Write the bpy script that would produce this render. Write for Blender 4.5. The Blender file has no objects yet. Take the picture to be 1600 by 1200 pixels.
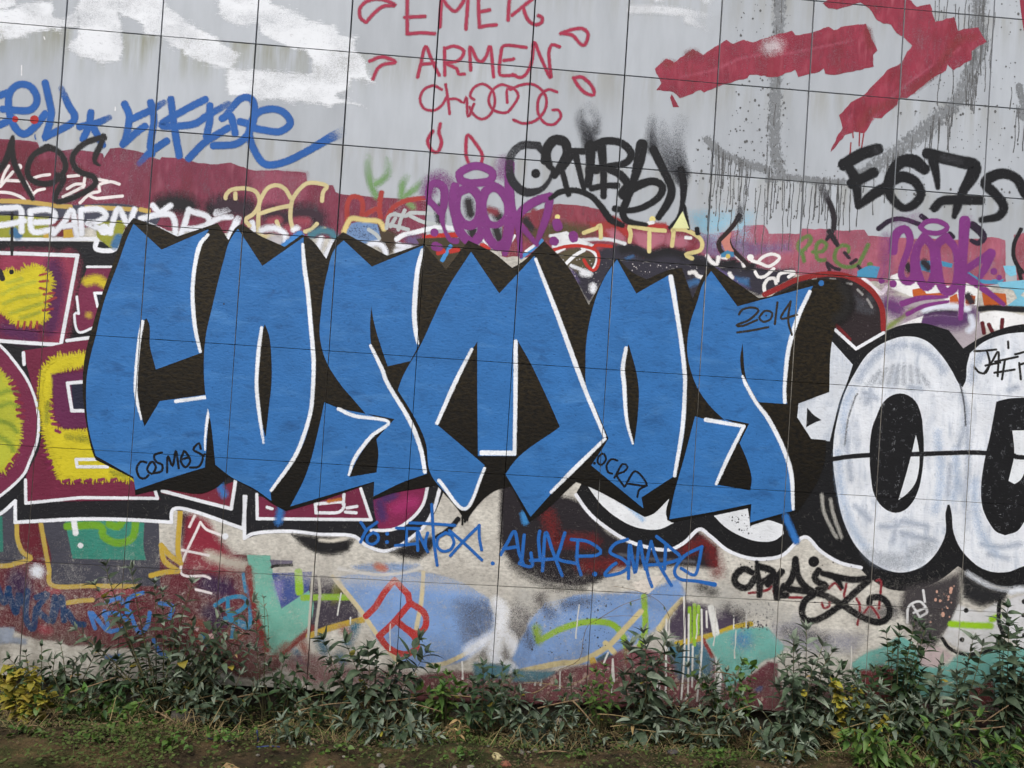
import bpy, math, random
import numpy as np
from mathutils import Vector, Matrix, noise as mnoise
from mathutils.geometry import tessellate_polygon

# ------------------------------------------------------------------ camera, world, sun, exposure
scene = bpy.context.scene
col = scene.collection
FPX = 1400.0                       # focal length in photo pixels (1600 wide)
YAW, PITCH, ROLL = -0.0560, 0.0145, -0.0642
ZC = 3.0                           # height of the third panel joint above the trodden ground
CAM = Vector((2.6673, -5.8454, ZC - 0.950))
RC = (Matrix.Rotation(YAW, 3, 'Z') @ Matrix.Rotation(PITCH, 3, 'X') @ Matrix.Rotation(ROLL, 3, 'Y'))
cam_data = bpy.data.cameras.new('camera')
cam_data.sensor_width = 36.0
cam_data.lens = 36.0 * FPX / 1600.0
cam_data.clip_start = 0.05
cam_data.clip_end = 2000.0
cam = bpy.data.objects.new('camera', cam_data)
cx, cy, cz = RC @ Vector((1, 0, 0)), RC @ Vector((0, 1, 0)), RC @ Vector((0, 0, 1))
M = Matrix((cx, cz, -cy)).transposed().to_4x4()
M.translation = CAM
cam.matrix_world = M
col.objects.link(cam)
scene.camera = cam

SUN_EL, SUN_ROT = math.radians(52), math.radians(180 + 24)
world = bpy.data.worlds.new('World')
scene.world = world
world.use_nodes = True
wn = world.node_tree
for n in list(wn.nodes):
    wn.nodes.remove(n)
sky = wn.nodes.new('ShaderNodeTexSky')
sky.sky_type = 'NISHITA'
sky.sun_disc = False
sky.sun_elevation = SUN_EL
sky.sun_rotation = SUN_ROT
sky.air_density = 1.0
sky.dust_density = 4.0
hs = wn.nodes.new('ShaderNodeHueSaturation')          # a cloudy sky: the same sky with most of its blue gone
hs.inputs['Saturation'].default_value = 0.48
bg = wn.nodes.new('ShaderNodeBackground')
bg.inputs['Strength'].default_value = 0.12
wo = wn.nodes.new('ShaderNodeOutputWorld')
wn.links.new(sky.outputs[0], hs.inputs['Color'])
wn.links.new(hs.outputs[0], bg.inputs['Color'])
wn.links.new(bg.outputs[0], wo.inputs['Surface'])
sd = bpy.data.lights.new('sun', 'SUN')
sd.energy = 1.35
sd.angle = math.radians(16)
sd.color = (1.0, 0.985, 0.965)
sun = bpy.data.objects.new('sun', sd)
sv = Vector((math.sin(SUN_ROT) * math.cos(SUN_EL), math.cos(SUN_ROT) * math.cos(SUN_EL), math.sin(SUN_EL)))
sun.rotation_euler = sv.to_track_quat('Z', 'Y').to_euler()
sun.location = (2, -8, 9)
col.objects.link(sun)
vs = scene.view_settings
vs.view_transform = 'Standard'
vs.look = 'None'
vs.gamma = 1.0
vs.exposure = 0.60
vs.use_curve_mapping = False
scene.cycles.transparent_max_bounces = 48
scene.cycles.max_bounces = 5
scene.cycles.use_denoising = True

rnd = random.Random(7)

# ------------------------------------------------------------------ pixel -> place
def ray(px, py):
    return RC @ Vector(((px - 800) / FPX, 1.0, (600 - py) / FPX))
def at(px, py, Y=0.0):                 # point seen at a pixel, on the upright plane Y
    d = ray(px, py)
    return CAM + d * ((Y - CAM.y) / d.y)
def grd(px, py, z=0.0):                # point seen at a pixel, on level z
    d = ray(px, py)
    return CAM + d * ((z - CAM.z) / d.z)

def lin(c):
    f = lambda v: v / 12.92 if v <= 0.04045 else ((v + 0.055) / 1.055) ** 2.4
    return tuple(f(v / 255.0) for v in c)

# ------------------------------------------------------------------ scene-graph helpers
def tag(o, label=None, cat=None, group=None, kind=None):
    if label: o['label'] = label
    if cat: o['category'] = cat
    if group: o['group'] = group
    if kind: o['kind'] = kind
    return o
def empty(name, loc, label, cat, group=None):
    o = bpy.data.objects.new(name, None)
    o.empty_display_size = 0.1
    o.location = loc
    col.objects.link(o)
    return tag(o, label, cat, group)
def mesh_obj(name, verts, faces, mat, parent=None, loc=None, smooth=False):
    me = bpy.data.meshes.new(name)
    me.from_pydata([tuple(v) for v in verts], [], faces)
    if mat: me.materials.append(mat)
    if smooth:
        me.polygons.foreach_set('use_smooth', [True] * len(me.polygons))
    o = bpy.data.objects.new(name, me)
    if loc is not None: o.location = loc
    if parent: o.parent = parent
    col.objects.link(o)
    return o

# ------------------------------------------------------------------ node helpers
def nodes_of(mat):
    mat.use_nodes = True
    nt = mat.node_tree
    for n in list(nt.nodes): nt.nodes.remove(n)
    return nt
class NT:
    def __init__(s, nt): s.nt = nt
    def n(s, t, **kw):
        x = s.nt.nodes.new(t)
        for k, v in kw.items(): setattr(x, k, v)
        return x
    def l(s, a, b): s.nt.links.new(a, b)
    def m(s, op, a, b=None, c=None, clamp=False):
        x = s.n('ShaderNodeMath', operation=op, use_clamp=clamp)
        for i, v in enumerate((a, b, c)):
            if v is None: continue
            if isinstance(v, (int, float)): x.inputs[i].default_value = v
            else: s.l(v, x.inputs[i])
        return x.outputs[0]
    def noise(s, vec, scale, detail=3.0, rough=0.55, dist=0.0):
        x = s.n('ShaderNodeTexNoise')
        x.inputs['Scale'].default_value = scale
        x.inputs['Detail'].default_value = detail
        x.inputs['Roughness'].default_value = rough
        x.inputs['Distortion'].default_value = dist
        s.l(vec, x.inputs['Vector'])
        return x.outputs['Fac']
    def scaled(s, vec, sc):
        x = s.n('ShaderNodeVectorMath', operation='MULTIPLY')
        s.l(vec, x.inputs[0]); x.inputs[1].default_value = sc
        return x.outputs[0]
    def maprange(s, v, a, b, c, d, smooth=False):
        x = s.n('ShaderNodeMapRange')
        if smooth: x.interpolation_type = 'SMOOTHSTEP'
        x.inputs['From Min'].default_value = a; x.inputs['From Max'].default_value = b
        x.inputs['To Min'].default_value = c; x.inputs['To Max'].default_value = d
        s.l(v, x.inputs['Value'])
        return x.outputs['Result']
    def mix(s, f, a, b, bt='MIX'):
        x = s.n('ShaderNodeMix', data_type='RGBA', blend_type=bt)
        for i, v in ((0, f), (6, a), (7, b)):
            if isinstance(v, (int, float)): x.inputs[i].default_value = v
            elif isinstance(v, tuple): x.inputs[i].default_value = (*v[:3], 1)
            else: s.l(v, x.inputs[i])
        return x.outputs[2]

# wall grid: columns at 0.6 m left of X=1.8, one narrow column, then 0.6221 m; rows 0.609 above ZC, 0.728 below
NARROW, P2, H1, H2 = 0.5648, 0.6221, 0.6091, 0.7283
XN = 1.8 + NARROW
COLS = [0.6 * k for k in range(-4, 4)] + [XN + P2 * k for k in range(0, 12)]
ROWS = [ZC + H1 * k for k in range(4, 0, -1)] + [ZC - H2 * k for k in range(0, 5)]

def group_joint():
    g = bpy.data.node_groups.new('panel_joint', 'ShaderNodeTree')
    g.interface.new_socket('Fac', in_out='OUTPUT', socket_type='NodeSocketFloat')
    t = NT(g)
    go = t.n('NodeGroupOutput')
    geo = t.n('ShaderNodeNewGeometry')
    sp = t.n('ShaderNodeSeparateXYZ'); t.l(geo.outputs['Position'], sp.inputs[0])
    X, Z = sp.outputs['X'], sp.outputs['Z']
    right = t.m('GREATER_THAN', X, 1.8 + NARROW / 2)
    xl = t.m('MULTIPLY', X, 1 / 0.6)
    xr = t.m('DIVIDE', t.m('SUBTRACT', X, XN), P2)
    u = t.m('ADD', t.m('MULTIPLY', xl, t.m('SUBTRACT', 1.0, right)), t.m('MULTIPLY', xr, right))
    du = t.m('MULTIPLY', t.m('PINGPONG', u, 0.5), 0.61)
    up = t.m('GREATER_THAN', Z, ZC)
    dz = t.m('SUBTRACT', Z, ZC)
    v = t.m('ADD', t.m('MULTIPLY', t.m('DIVIDE', dz, H1), up), t.m('MULTIPLY', t.m('DIVIDE', dz, H2), t.m('SUBTRACT', 1.0, up)))
    dv = t.m('MULTIPLY', t.m('PINGPONG', v, 0.5), 0.66)
    d = t.m('MINIMUM', du, dv)
    # narrower where roughcast and many coats have closed the joint
    low = t.maprange(Z, ZC - 0.9, ZC + 0.05, 0.0021, 0.0042)
    wob = t.maprange(t.noise(geo.outputs['Position'], 14.0, 3.0, 0.7), 0.25, 0.75, 0.35, 1.2)
    hz = t.m('LESS_THAN', dv, t.m('MULTIPLY', low, t.m('MULTIPLY', wob, 0.85)))
    vt = t.m('LESS_THAN', du, low)
    t.l(t.m('MAXIMUM', hz, vt), go.inputs['Fac'])
    return g
def group_relief():
    g = bpy.data.node_groups.new('wall_relief', 'ShaderNodeTree')
    g.interface.new_socket('Normal', in_out='OUTPUT', socket_type='NodeSocketVector')
    g.interface.new_socket('Height', in_out='OUTPUT', socket_type='NodeSocketFloat')
    t = NT(g)
    go = t.n('NodeGroupOutput')
    geo = t.n('ShaderNodeNewGeometry')
    sp = t.n('ShaderNodeSeparateXYZ'); t.l(geo.outputs['Position'], sp.inputs[0])
    v = t.scaled(geo.outputs['Position'], (0.55, 1.0, 1.0))
    h = t.noise(v, 62.0, 3.0, 0.6, 0.25)
    rough = t.maprange(sp.outputs['Z'], ZC - 0.10, ZC + 0.04, 1.0, 0.06)
    smooth_low = t.maprange(sp.outputs['Z'], ZC - H2 * 3 - .02, ZC - H2 * 3 + .02, 0.45, 1.0)
    b = t.n('ShaderNodeBump')
    b.inputs['Distance'].default_value = 0.006
    t.l(t.m('MULTIPLY', t.m('MULTIPLY', rough, smooth_low), 0.42), b.inputs['Strength'])
    t.l(h, b.inputs['Height'])
    t.l(b.outputs[0], go.inputs['Normal'])
    t.l(h, go.inputs['Height'])
    return g
G_JOINT, G_RELIEF = group_joint(), group_relief()

_pm = {}
def paint_mat(c, kind='spray'):
    key = (c, kind)
    if key in _pm: return _pm[key]
    mat = bpy.data.materials.new('paint_%s_%d_%d_%d' % (kind, *c))
    t = NT(nodes_of(mat))
    out = t.n('ShaderNodeOutputMaterial')
    geo = t.n('ShaderNodeNewGeometry')
    P = geo.outputs['Position']
    att = t.n('ShaderNodeAttribute'); att.attribute_name = 'cover'
    a = att.outputs['Fac']
    fine = t.noise(P, 170.0, 1.0)
    if kind == 'thin':
        w4 = t.m('MULTIPLY', t.m('MULTIPLY', a, t.m('SUBTRACT', 1.0, a)), 3.4)
        cov = t.m('ADD', a, t.m('MULTIPLY', t.m('SUBTRACT', fine, 0.5), w4), clamp=True)
    elif kind == 'speck':
        big = t.noise(t.scaled(P, (1.0, 1.0, 0.6)), 55.0, 3.0, 0.65)
        cov = t.m('MULTIPLY', t.m('ADD', t.m('MULTIPLY', a, 3.4), t.m('MULTIPLY', big, -4.4)), 1.6, clamp=True)
    else:
        w4 = t.m('MULTIPLY', t.m('MULTIPLY', a, t.m('SUBTRACT', 1.0, a)), 3.0)
        cov = t.m('ADD', t.m('MULTIPLY', a, 1.08), t.m('MULTIPLY', t.m('SUBTRACT', fine, 0.5), w4), clamp=True)
    v = t.noise(P, 5.0, 4.0, 0.6)
    lo, hi = 0.86, 1.10
    base = lin(c)
    if kind == 'roller':
        st = t.noise(t.scaled(P, (1.0, 1.0, 0.22)), 30.0, 3.0, 0.6)
        patch = t.noise(t.scaled(P, (1.0, 1.0, 0.6)), 7.0, 3.0, 0.6)
        cov = t.m('MULTIPLY', cov, t.maprange(t.m('ADD', st, patch), 0.72, 1.12, 0.74, 1.0))
        lo, hi = 0.80, 1.20
    if kind == 'white':
        st = t.noise(t.scaled(P, (0.35, 1.0, 1.0)), 16.0, 4.0, 0.65)
        cov = t.m('MULTIPLY', cov, t.maprange(st, 0.30, 0.50, 0.72, 1.0))
        lo, hi = 0.95, 1.03
    if kind == 'brush':
        st = t.noise(t.scaled(P, (0.16, 1.0, 1.0)), 90.0, 3.0, 0.6, 0.3)
        pt = t.noise(t.scaled(P, (0.6, 1.0, 1.0)), 16.0, 4.0, 0.65)
        e = t.m('ADD', t.m('ADD', t.m('MULTIPLY', a, 1.75), -0.28), t.m('ADD', t.m('MULTIPLY', t.m('SUBTRACT', st, 0.5), 2.6), t.m('MULTIPLY', t.m('SUBTRACT', pt, 0.5), 2.6)), clamp=True)
        cov = t.m('MULTIPLY', e, t.maprange(t.noise(t.scaled(P, (0.5, 1.0, 1.0)), 6.0, 4.0, 0.65), 0.34, 0.58, 0.55, 1.0))
        lo, hi = 0.96, 1.04
    if kind == 'spray':                       # the can passes unevenly: thinner along some stretches
        cov = t.m('MULTIPLY', cov, t.maprange(t.noise(P, 22.0, 3.0, 0.6), 0.28, 0.5, 0.90, 1.0))
    cn = t.mix(1.0, base, t.maprange(v, 0.3, 0.7, lo, hi), 'MULTIPLY')
    if kind == 'roller':
        pale = tuple(min(1.0, 0.10 + x * 1.35) for x in base)
        cn = t.mix(t.m('MULTIPLY', t.maprange(st, 0.50, 0.72, 0.0, 0.55), t.maprange(patch, 0.40, 0.66, 0.1, 1.0)), cn, pale)
        deep = (base[0] * 0.72, base[1] * 0.55, base[2] * 0.42)
        cn = t.mix(t.maprange(t.noise(t.scaled(P, (1.0, 1.0, 0.5)), 4.5, 4.0, 0.6), 0.52, 0.70, 0.0, 0.6), cn, deep)
    if kind == 'wash':                        # white brushed thinly over dark paint: blue-grey streaks stay visible
        s1 = t.noise(t.scaled(P, (1.0, 1.0, 0.22)), 13.0, 5.0, 0.7, 0.5)
        s2 = t.noise(t.scaled(P, (0.5, 1.0, 1.0)), 5.0, 4.0, 0.6, 0.8)
        cn = t.mix(t.m('MULTIPLY', t.maprange(s1, 0.46, 0.70, 0.0, 0.85), t.maprange(s2, 0.40, 0.60, 0.25, 1.0)), cn, lin((150, 163, 182)))
        cn = t.mix(t.maprange(t.noise(t.scaled(P, (1.0, 1.0, 0.35)), 42.0, 4.0, 0.7), 0.62, 0.74, 0.0, 0.55), cn, lin((104, 112, 126)))
    if kind == 'blue':
        scuff = t.noise(t.scaled(P, (0.8, 1.0, 1.6)), 6.5, 5.0, 0.62, 0.4)
        cn = t.mix(t.maprange(scuff, 0.55, 0.70, 0.0, 0.60), cn, lin((36, 78, 128)))
        pale = t.noise(t.scaled(P, (0.6, 1.0, 2.2)), 4.0, 5.0, 0.65, 0.6)
        cn = t.mix(t.maprange(pale, 0.54, 0.72, 0.0, 0.34), cn, lin((92, 146, 200)))
        dot = t.noise(P, 48.0, 1.0)
        cn = t.mix(t.maprange(dot, 0.73, 0.77, 0.0, 0.6), cn, lin((24, 62, 112)))
    spz = t.n('ShaderNodeSeparateXYZ'); t.l(P, spz.inputs[0])
    lowm = t.maprange(spz.outputs['Z'], ZC - 2.55 * H2, ZC - 3.05 * H2, 0.0, 1.0, True)
    flake = t.maprange(t.noise(P, 34.0, 5.0, 0.72), 0.52, 0.66, 0.0, 1.0)
    wide = t.maprange(t.noise(P, 4.2, 4.0, 0.65), 0.42, 0.62, 0.10, 1.0)
    cov = t.m('MULTIPLY', cov, t.m('SUBTRACT', 1.0, t.m('MULTIPLY', t.m('MULTIPLY', lowm, wide), t.m('MULTIPLY_ADD', flake, 0.62, 0.16))))
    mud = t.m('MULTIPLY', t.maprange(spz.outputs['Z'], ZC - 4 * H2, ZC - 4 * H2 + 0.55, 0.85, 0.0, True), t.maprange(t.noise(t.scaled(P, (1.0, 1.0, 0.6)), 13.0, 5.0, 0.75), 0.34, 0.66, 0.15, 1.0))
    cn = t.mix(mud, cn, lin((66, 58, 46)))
    rel = t.n('ShaderNodeGroup'); rel.node_tree = G_RELIEF
    if kind == 'rough':                       # black mixed with brown, browner on raised grit and higher up
        sp = t.n('ShaderNodeSeparateXYZ'); t.l(P, sp.inputs[0])
        hgt = t.maprange(sp.outputs['Z'], ZC - 1.75, ZC - 0.45, 0.15, 1.0, True)
        ptc = t.maprange(t.noise(P, 2.6, 3.0, 0.6), 0.30, 0.70, 0.72, 1.0)
        grit = t.maprange(rel.outputs['Height'], 0.36, 0.66, 0.10, 1.0)
        f = t.m('MULTIPLY', t.m('MULTIPLY', hgt, ptc), grit)
        cn = t.mix(f, lin((12, 11, 10)), lin((50, 41, 23)))
        dot = t.noise(P, 52.0, 1.0)
        cn = t.mix(t.maprange(dot, 0.70, 0.74, 0.0, 0.9), cn, lin((12, 12, 12)))
    else:
        pits = t.maprange(rel.outputs['Height'], 0.30, 0.42, 0.80, 1.0)
        cn = t.mix(1.0, cn, pits, 'MULTIPLY')
    bs = t.n('ShaderNodeBsdfPrincipled')
    t.l(cn, bs.inputs['Base Color'])
    bs.inputs['Roughness'].default_value = 0.62 if kind in ('roller', 'brush') else 0.55
    bs.inputs['Specular IOR Level'].default_value = 0.25
    t.l(rel.outputs['Normal'], bs.inputs['Normal'])
    jg = t.n('ShaderNodeGroup'); jg.node_tree = G_JOINT
    cov = t.m('MULTIPLY', cov, t.m('SUBTRACT', 1.0, jg.outputs['Fac']))
    # paint lands as droplets: each 1.5 mm spot of wall is either covered or bare
    q = t.n('ShaderNodeVectorMath', operation='MULTIPLY'); t.l(P, q.inputs[0]); q.inputs[1].default_value = (660.0, 0.0, 660.0)
    fl = t.n('ShaderNodeVectorMath', operation='FLOOR'); t.l(q.outputs[0], fl.inputs[0])
    wnz = t.n('ShaderNodeTexWhiteNoise'); wnz.noise_dimensions = '3D'; t.l(fl.outputs[0], wnz.inputs['Vector'])
    cov = t.m('GREATER_THAN', cov, t.m('MULTIPLY_ADD', wnz.outputs['Value'], 0.96, 0.02))
    tr = t.n('ShaderNodeBsdfTransparent')
    mx = t.n('ShaderNodeMixShader')
    t.l(cov, mx.inputs['Fac']); t.l(tr.outputs[0], mx.inputs[1]); t.l(bs.outputs[0], mx.inputs[2])
    t.l(mx.outputs[0], out.inputs['Surface'])
    _pm[key] = mat
    return mat

# ------------------------------------------------------------------ wall materials
def panel_material():
    mat = bpy.data.materials.new('panel_facing')
    t = NT(nodes_of(mat))
    out = t.n('ShaderNodeOutputMaterial')
    geo = t.n('ShaderNodeNewGeometry'); P = geo.outputs['Position']
    sp = t.n('ShaderNodeSeparateXYZ'); t.l(P, sp.inputs[0]); Z = sp.outputs['Z']; X = sp.outputs['X']
    oi = t.n('ShaderNodeObjectInfo')
    tone = t.maprange(oi.outputs['Random'], 0, 1, 0.90, 1.05)
    v = t.maprange(t.noise(t.scaled(P, (1.0, 1.0, 0.25)), 9.0, 4.0, 0.6), 0.3, 0.7, 0.92, 1.06)
    grey = t.mix(1.0, lin((177, 182, 188)), t.m('MULTIPLY', tone, v), 'MULTIPLY')
    # algae that runs down from the top joint where the wall stays damp
    run = t.noise(t.scaled(P, (1.0, 1.0, 0.10)), 11.0, 4.0, 0.6)
    ptc = t.noise(P, 3.2, 3.0, 0.6)
    zr = t.m('MULTIPLY', t.maprange(Z, ZC + 2 * H1 - 0.34, ZC + 2 * H1 - 0.01, 0.0, 1.0, True), t.m('LESS_THAN', Z, ZC + 2 * H1))
    xr = t.m('MULTIPLY', t.maprange(X, 2.2, 1.0, 0.0, 1.0), t.maprange(X, -0.6, 0.5, 0.4, 1.0))
    f = t.m('MULTIPLY', t.m('MULTIPLY', zr, xr), t.m('MULTIPLY', t.maprange(run, 0.38, 0.60, 0.0, 1.0), t.maprange(ptc, 0.3, 0.6, 0.35, 1.0)))
    grey = t.mix(t.m('MULTIPLY', f, 0.8), grey, lin((120, 122, 84)))
    # grime just under every joint
    zz = t.m('FRACT', t.m('DIVIDE', t.m('SUBTRACT', Z, ZC), H1))
    gr = t.m('MULTIPLY', t.maprange(zz, 0.45, 1.0, 0.0, 0.45, True), t.maprange(run, 0.42, 0.64, 0.0, 1.0))
    grey = t.mix(gr, grey, lin((140, 137, 122)))
    rel = t.n('ShaderNodeGroup'); rel.node_tree = G_RELIEF
    cb = t.mix(t.maprange(t.noise(P, 6.0, 5.0, 0.65), 0.35, 0.66, 0.0, 1.0), lin((212, 208, 198)), lin((176, 171, 162)))
    cb = t.mix(1.0, cb, t.maprange(rel.outputs['Height'], 0.32, 0.6, 0.74, 1.08), 'MULTIPLY')
    c = t.mix(t.maprange(Z, ZC - 0.002, ZC + 0.002, 0.0, 1.0), cb, grey)
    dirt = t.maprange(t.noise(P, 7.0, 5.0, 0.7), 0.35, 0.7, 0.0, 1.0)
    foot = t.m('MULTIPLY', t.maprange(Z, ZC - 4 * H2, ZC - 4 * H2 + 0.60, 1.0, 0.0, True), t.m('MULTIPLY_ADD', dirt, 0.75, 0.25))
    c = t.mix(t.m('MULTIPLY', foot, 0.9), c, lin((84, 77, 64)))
    bs = t.n('ShaderNodeBsdfPrincipled')
    t.l(c, bs.inputs['Base Color'])
    t.l(t.maprange(Z, ZC - 0.01, ZC + 0.01, 0.75, 0.42), bs.inputs['Roughness'])
    bs.inputs['Specular IOR Level'].default_value = 0.3
    t.l(rel.outputs['Normal'], bs.inputs['Normal'])
    t.l(bs.outputs[0], out.inputs['Surface'])
    return mat
def noisy(name, c1, c2, scale=12.0, rough=0.85, bump=0.4, dist=0.01, rand=0.0, detail=5.0, spec=0.3, trans=0.0, stretch=(1, 1, 1)):
    mat = bpy.data.materials.new(name)
    t = NT(nodes_of(mat))
    out = t.n('ShaderNodeOutputMaterial')
    geo = t.n('ShaderNodeNewGeometry'); P = t.scaled(geo.outputs['Position'], stretch)
    v = t.noise(P, scale, detail, 0.62)
    c = t.mix(t.maprange(v, 0.32, 0.68, 0, 1), lin(c1), lin(c2))
    if rand:
        oi = t.n('ShaderNodeObjectInfo')
        h = t.n('ShaderNodeHueSaturation')
        t.l(c, h.inputs['Color'])
        t.l(t.maprange(oi.outputs['Random'], 0, 1, 1 - rand, 1 + rand), h.inputs['Value'])
        t.l(t.maprange(t.m('FRACT', t.m('MULTIPLY', oi.outputs['Random'], 7.13)), 0, 1, 0.488, 0.512), h.inputs['Hue'])
        c = h.outputs[0]
    bs = t.n('ShaderNodeBsdfPrincipled')
    t.l(c, bs.inputs['Base Color'])
    bs.inputs['Roughness'].default_value = rough
    bs.inputs['Specular IOR Level'].default_value = spec
    if bump:
        b = t.n('ShaderNodeBump'); b.inputs['Strength'].default_value = bump; b.inputs['Distance'].default_value = dist
        t.l(t.noise(P, scale * 4, 3.0), b.inputs['Height']); t.l(b.outputs[0], bs.inputs['Normal'])
    sh = bs.outputs[0]
    if trans:
        tl = t.n('ShaderNodeBsdfTranslucent'); t.l(c, tl.inputs['Color'])
        mx = t.n('ShaderNodeMixShader'); mx.inputs['Fac'].default_value = trans
        t.l(sh, mx.inputs[1]); t.l(tl.outputs[0], mx.inputs[2]); sh = mx.outputs[0]
    t.l(sh, out.inputs['Surface'])
    return mat

# ------------------------------------------------------------------ ground
def sstep(a, b, x):
    t = min(1.0, max(0.0, (x - a) / (b - a)))
    return t * t * (3 - 2 * t)
def gz(x, y):
    bank = sstep(-0.42, -0.80, y) * (0.10 + 0.05 * mnoise.noise(Vector((x * 0.9, 3.1, 0))))
    far = 0.16 * sstep(-1.4, -5.0, y)
    near = 1.0 if -3 < y < 0.6 and -4 < x < 11 else 0.0
    n1 = 0.035 * mnoise.noise(Vector((x * 2.3, y * 2.3, 1.0))) + near * 0.018 * mnoise.noise(Vector((x * 8, y * 8, 4.0)))
    n1 += near * 0.008 * mnoise.noise(Vector((x * 24, y * 24, 9.0)))
    slope = 5.6 * sstep(-8.6, -14.5, y) * (1 + 0.12 * mnoise.noise(Vector((x * 0.25, y * 0.25, 7.0))))   # unseen rise added behind the viewer to block low sky from the wall
    return -0.05 + bank + far + n1 + slope
def build_ground():
    def axis(lo, hi, step, far):
        a = list(np.arange(lo, hi + 1e-6, step))
        s, x = step, lo
        left = []
        while x > -far:
            s = min(s * 1.35, 1.2 if x > -18 else 1e9); x -= s; left.append(x)
        s, x = step, hi
        while x < far:
            s *= 1.35; x += s; a.append(x)
        return left[::-1] + a
    xs, ys = axis(-1.2, 7.6, 0.028, 400), axis(-1.9, 0.25, 0.022, 400)
    V = [(x, y, gz(x, y)) for y in ys for x in xs]
    n = len(xs)
    F = [(j * n + i, j * n + i + 1, (j + 1) * n + i + 1, (j + 1) * n + i) for j in range(len(ys) - 1) for i in range(n - 1)]
    mat = bpy.data.materials.new('bare_earth')
    t = NT(nodes_of(mat))
    out = t.n('ShaderNodeOutputMaterial')
    geo = t.n('ShaderNodeNewGeometry'); P = geo.outputs['Position']
    sp = t.n('ShaderNodeSeparateXYZ'); t.l(P, sp.inputs[0])
    v = t.noise(P, 14.0, 6.0, 0.7)
    c = t.mix(t.maprange(v, 0.3, 0.7, 0, 1), lin((30, 25, 19)), lin((76, 63, 45)))
    sand = t.maprange(t.noise(P, 2.4, 4.0, 0.6), 0.45, 0.66, 0, 1)
    c = t.mix(t.m('MULTIPLY', sand, t.maprange(sp.outputs['Y'], -0.5, -0.75, 0, 0.75)), c, lin((112, 92, 62)))
    humus = t.maprange(sp.outputs['Y'], -0.72, -0.45, 0.0, 0.85)
    c = t.mix(humus, c, lin((26, 23, 18)))
    moss = t.maprange(t.noise(P, 5.0, 5.0, 0.7), 0.46, 0.60, 0, 0.8)
    c = t.mix(moss, c, lin((44, 50, 24)))
    bs = t.n('ShaderNodeBsdfPrincipled'); t.l(c, bs.inputs['Base Color'])
    bs.inputs['Roughness'].default_value = 0.95; bs.inputs['Specular IOR Level'].default_value = 0.15
    b = t.n('ShaderNodeBump'); b.inputs['Strength'].default_value = 0.9; b.inputs['Distance'].default_value = 0.02
    t.l(t.noise(P, 60.0, 5.0, 0.75), b.inputs['Height']); t.l(b.outputs[0], bs.inputs['Normal'])
    t.l(bs.outputs[0], out.inputs['Surface'])
    o = mesh_obj('ground', V, F, mat, smooth=True)
    tag(o, 'bare brown earth with moss along the foot of the painted wall', 'ground', kind='structure')
build_ground()

# ------------------------------------------------------------------ the wall: backing, plinth, coping and every panel
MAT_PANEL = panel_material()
MAT_BACK = noisy('dark_backing', (26, 26, 27), (40, 39, 38), 20, 0.9, 0.2)
MAT_PLINTH = noisy('damp_concrete', (46, 42, 36), (74, 68, 58), 9, 0.95, 0.8, 0.02)
MAT_COPING = noisy('coping_concrete', (140, 140, 138), (165, 164, 160), 8, 0.9, 0.3)
def box(x0, x1, y0, y1, z0, z1):
    V = [(x0, y0, z0), (x1, y0, z0), (x1, y1, z0), (x0, y1, z0), (x0, y0, z1), (x1, y0, z1), (x1, y1, z1), (x0, y1, z1)]
    F = [(0, 3, 2, 1), (4, 5, 6, 7), (0, 1, 5, 4), (1, 2, 6, 5), (2, 3, 7, 6), (3, 0, 4, 7)]
    return V, F
WX0, WX1, WZ0, WZ1 = COLS[0], COLS[-1], ROWS[-1], ROWS[0]
wall = empty('panel_wall', ((WX0 + WX1) / 2, 0.1, -0.3), 'long wall clad in square grey and roughcast panels, covered in graffiti', 'wall')
def wpart(name, V, F, mat):
    o = Vector(wall.location)
    return mesh_obj(name, [Vector(v) - o for v in V], F, mat, wall)
wpart('backing', *box(WX0 + .01, WX1 - .01, 0.030, 0.26, WZ0 - 0.01, WZ1 - 0.02), MAT_BACK)
wpart('plinth', *box(WX0 + .03, WX1 - .03, 0.075, 0.30, -0.60, WZ0 - 0.012), MAT_PLINTH)
wpart('coping', *box(WX0 - .03, WX1 + .03, -0.05, 0.30, WZ1 + 0.002, WZ1 + 0.09), MAT_COPING)
pr = random.Random(3)
for j in range(len(ROWS) - 1):
    z1, z0 = ROWS[j], ROWS[j + 1]
    g = 0.0046 if z0 >= ZC - 1e-6 else 0.0034
    for i in range(len(COLS) - 1):
        x0, x1 = COLS[i], COLS[i + 1]
        c, d = 0.0016, pr.uniform(0, 0.0009)
        ax, bx, az, bz = x0 + g, x1 - g, z0 + g * 0.75, z1 - g * 0.75
        if j == len(ROWS) - 2:
            az += pr.uniform(-0.006, 0.006)
        V = [(ax + c, d, az + c), (bx - c, d, az + c), (bx - c, d, bz - c), (ax + c, d, bz - c),
             (ax, d + c, az), (bx, d + c, az), (bx, d + c, bz), (ax, d + c, bz),
             (ax, 0.028, az), (bx, 0.028, az), (bx, 0.028, bz), (ax, 0.028, bz)]
        F = [(0, 1, 2, 3)] + [(k, k + 4, (k + 1) % 4 + 4, (k + 1) % 4) for k in range(4)] + \
            [(k + 4, k + 8, (k + 1) % 4 + 8, (k + 1) % 4 + 4) for k in range(4)] + [(8, 11, 10, 9)]
        wpart('panel', V, F, MAT_PANEL)

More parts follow.
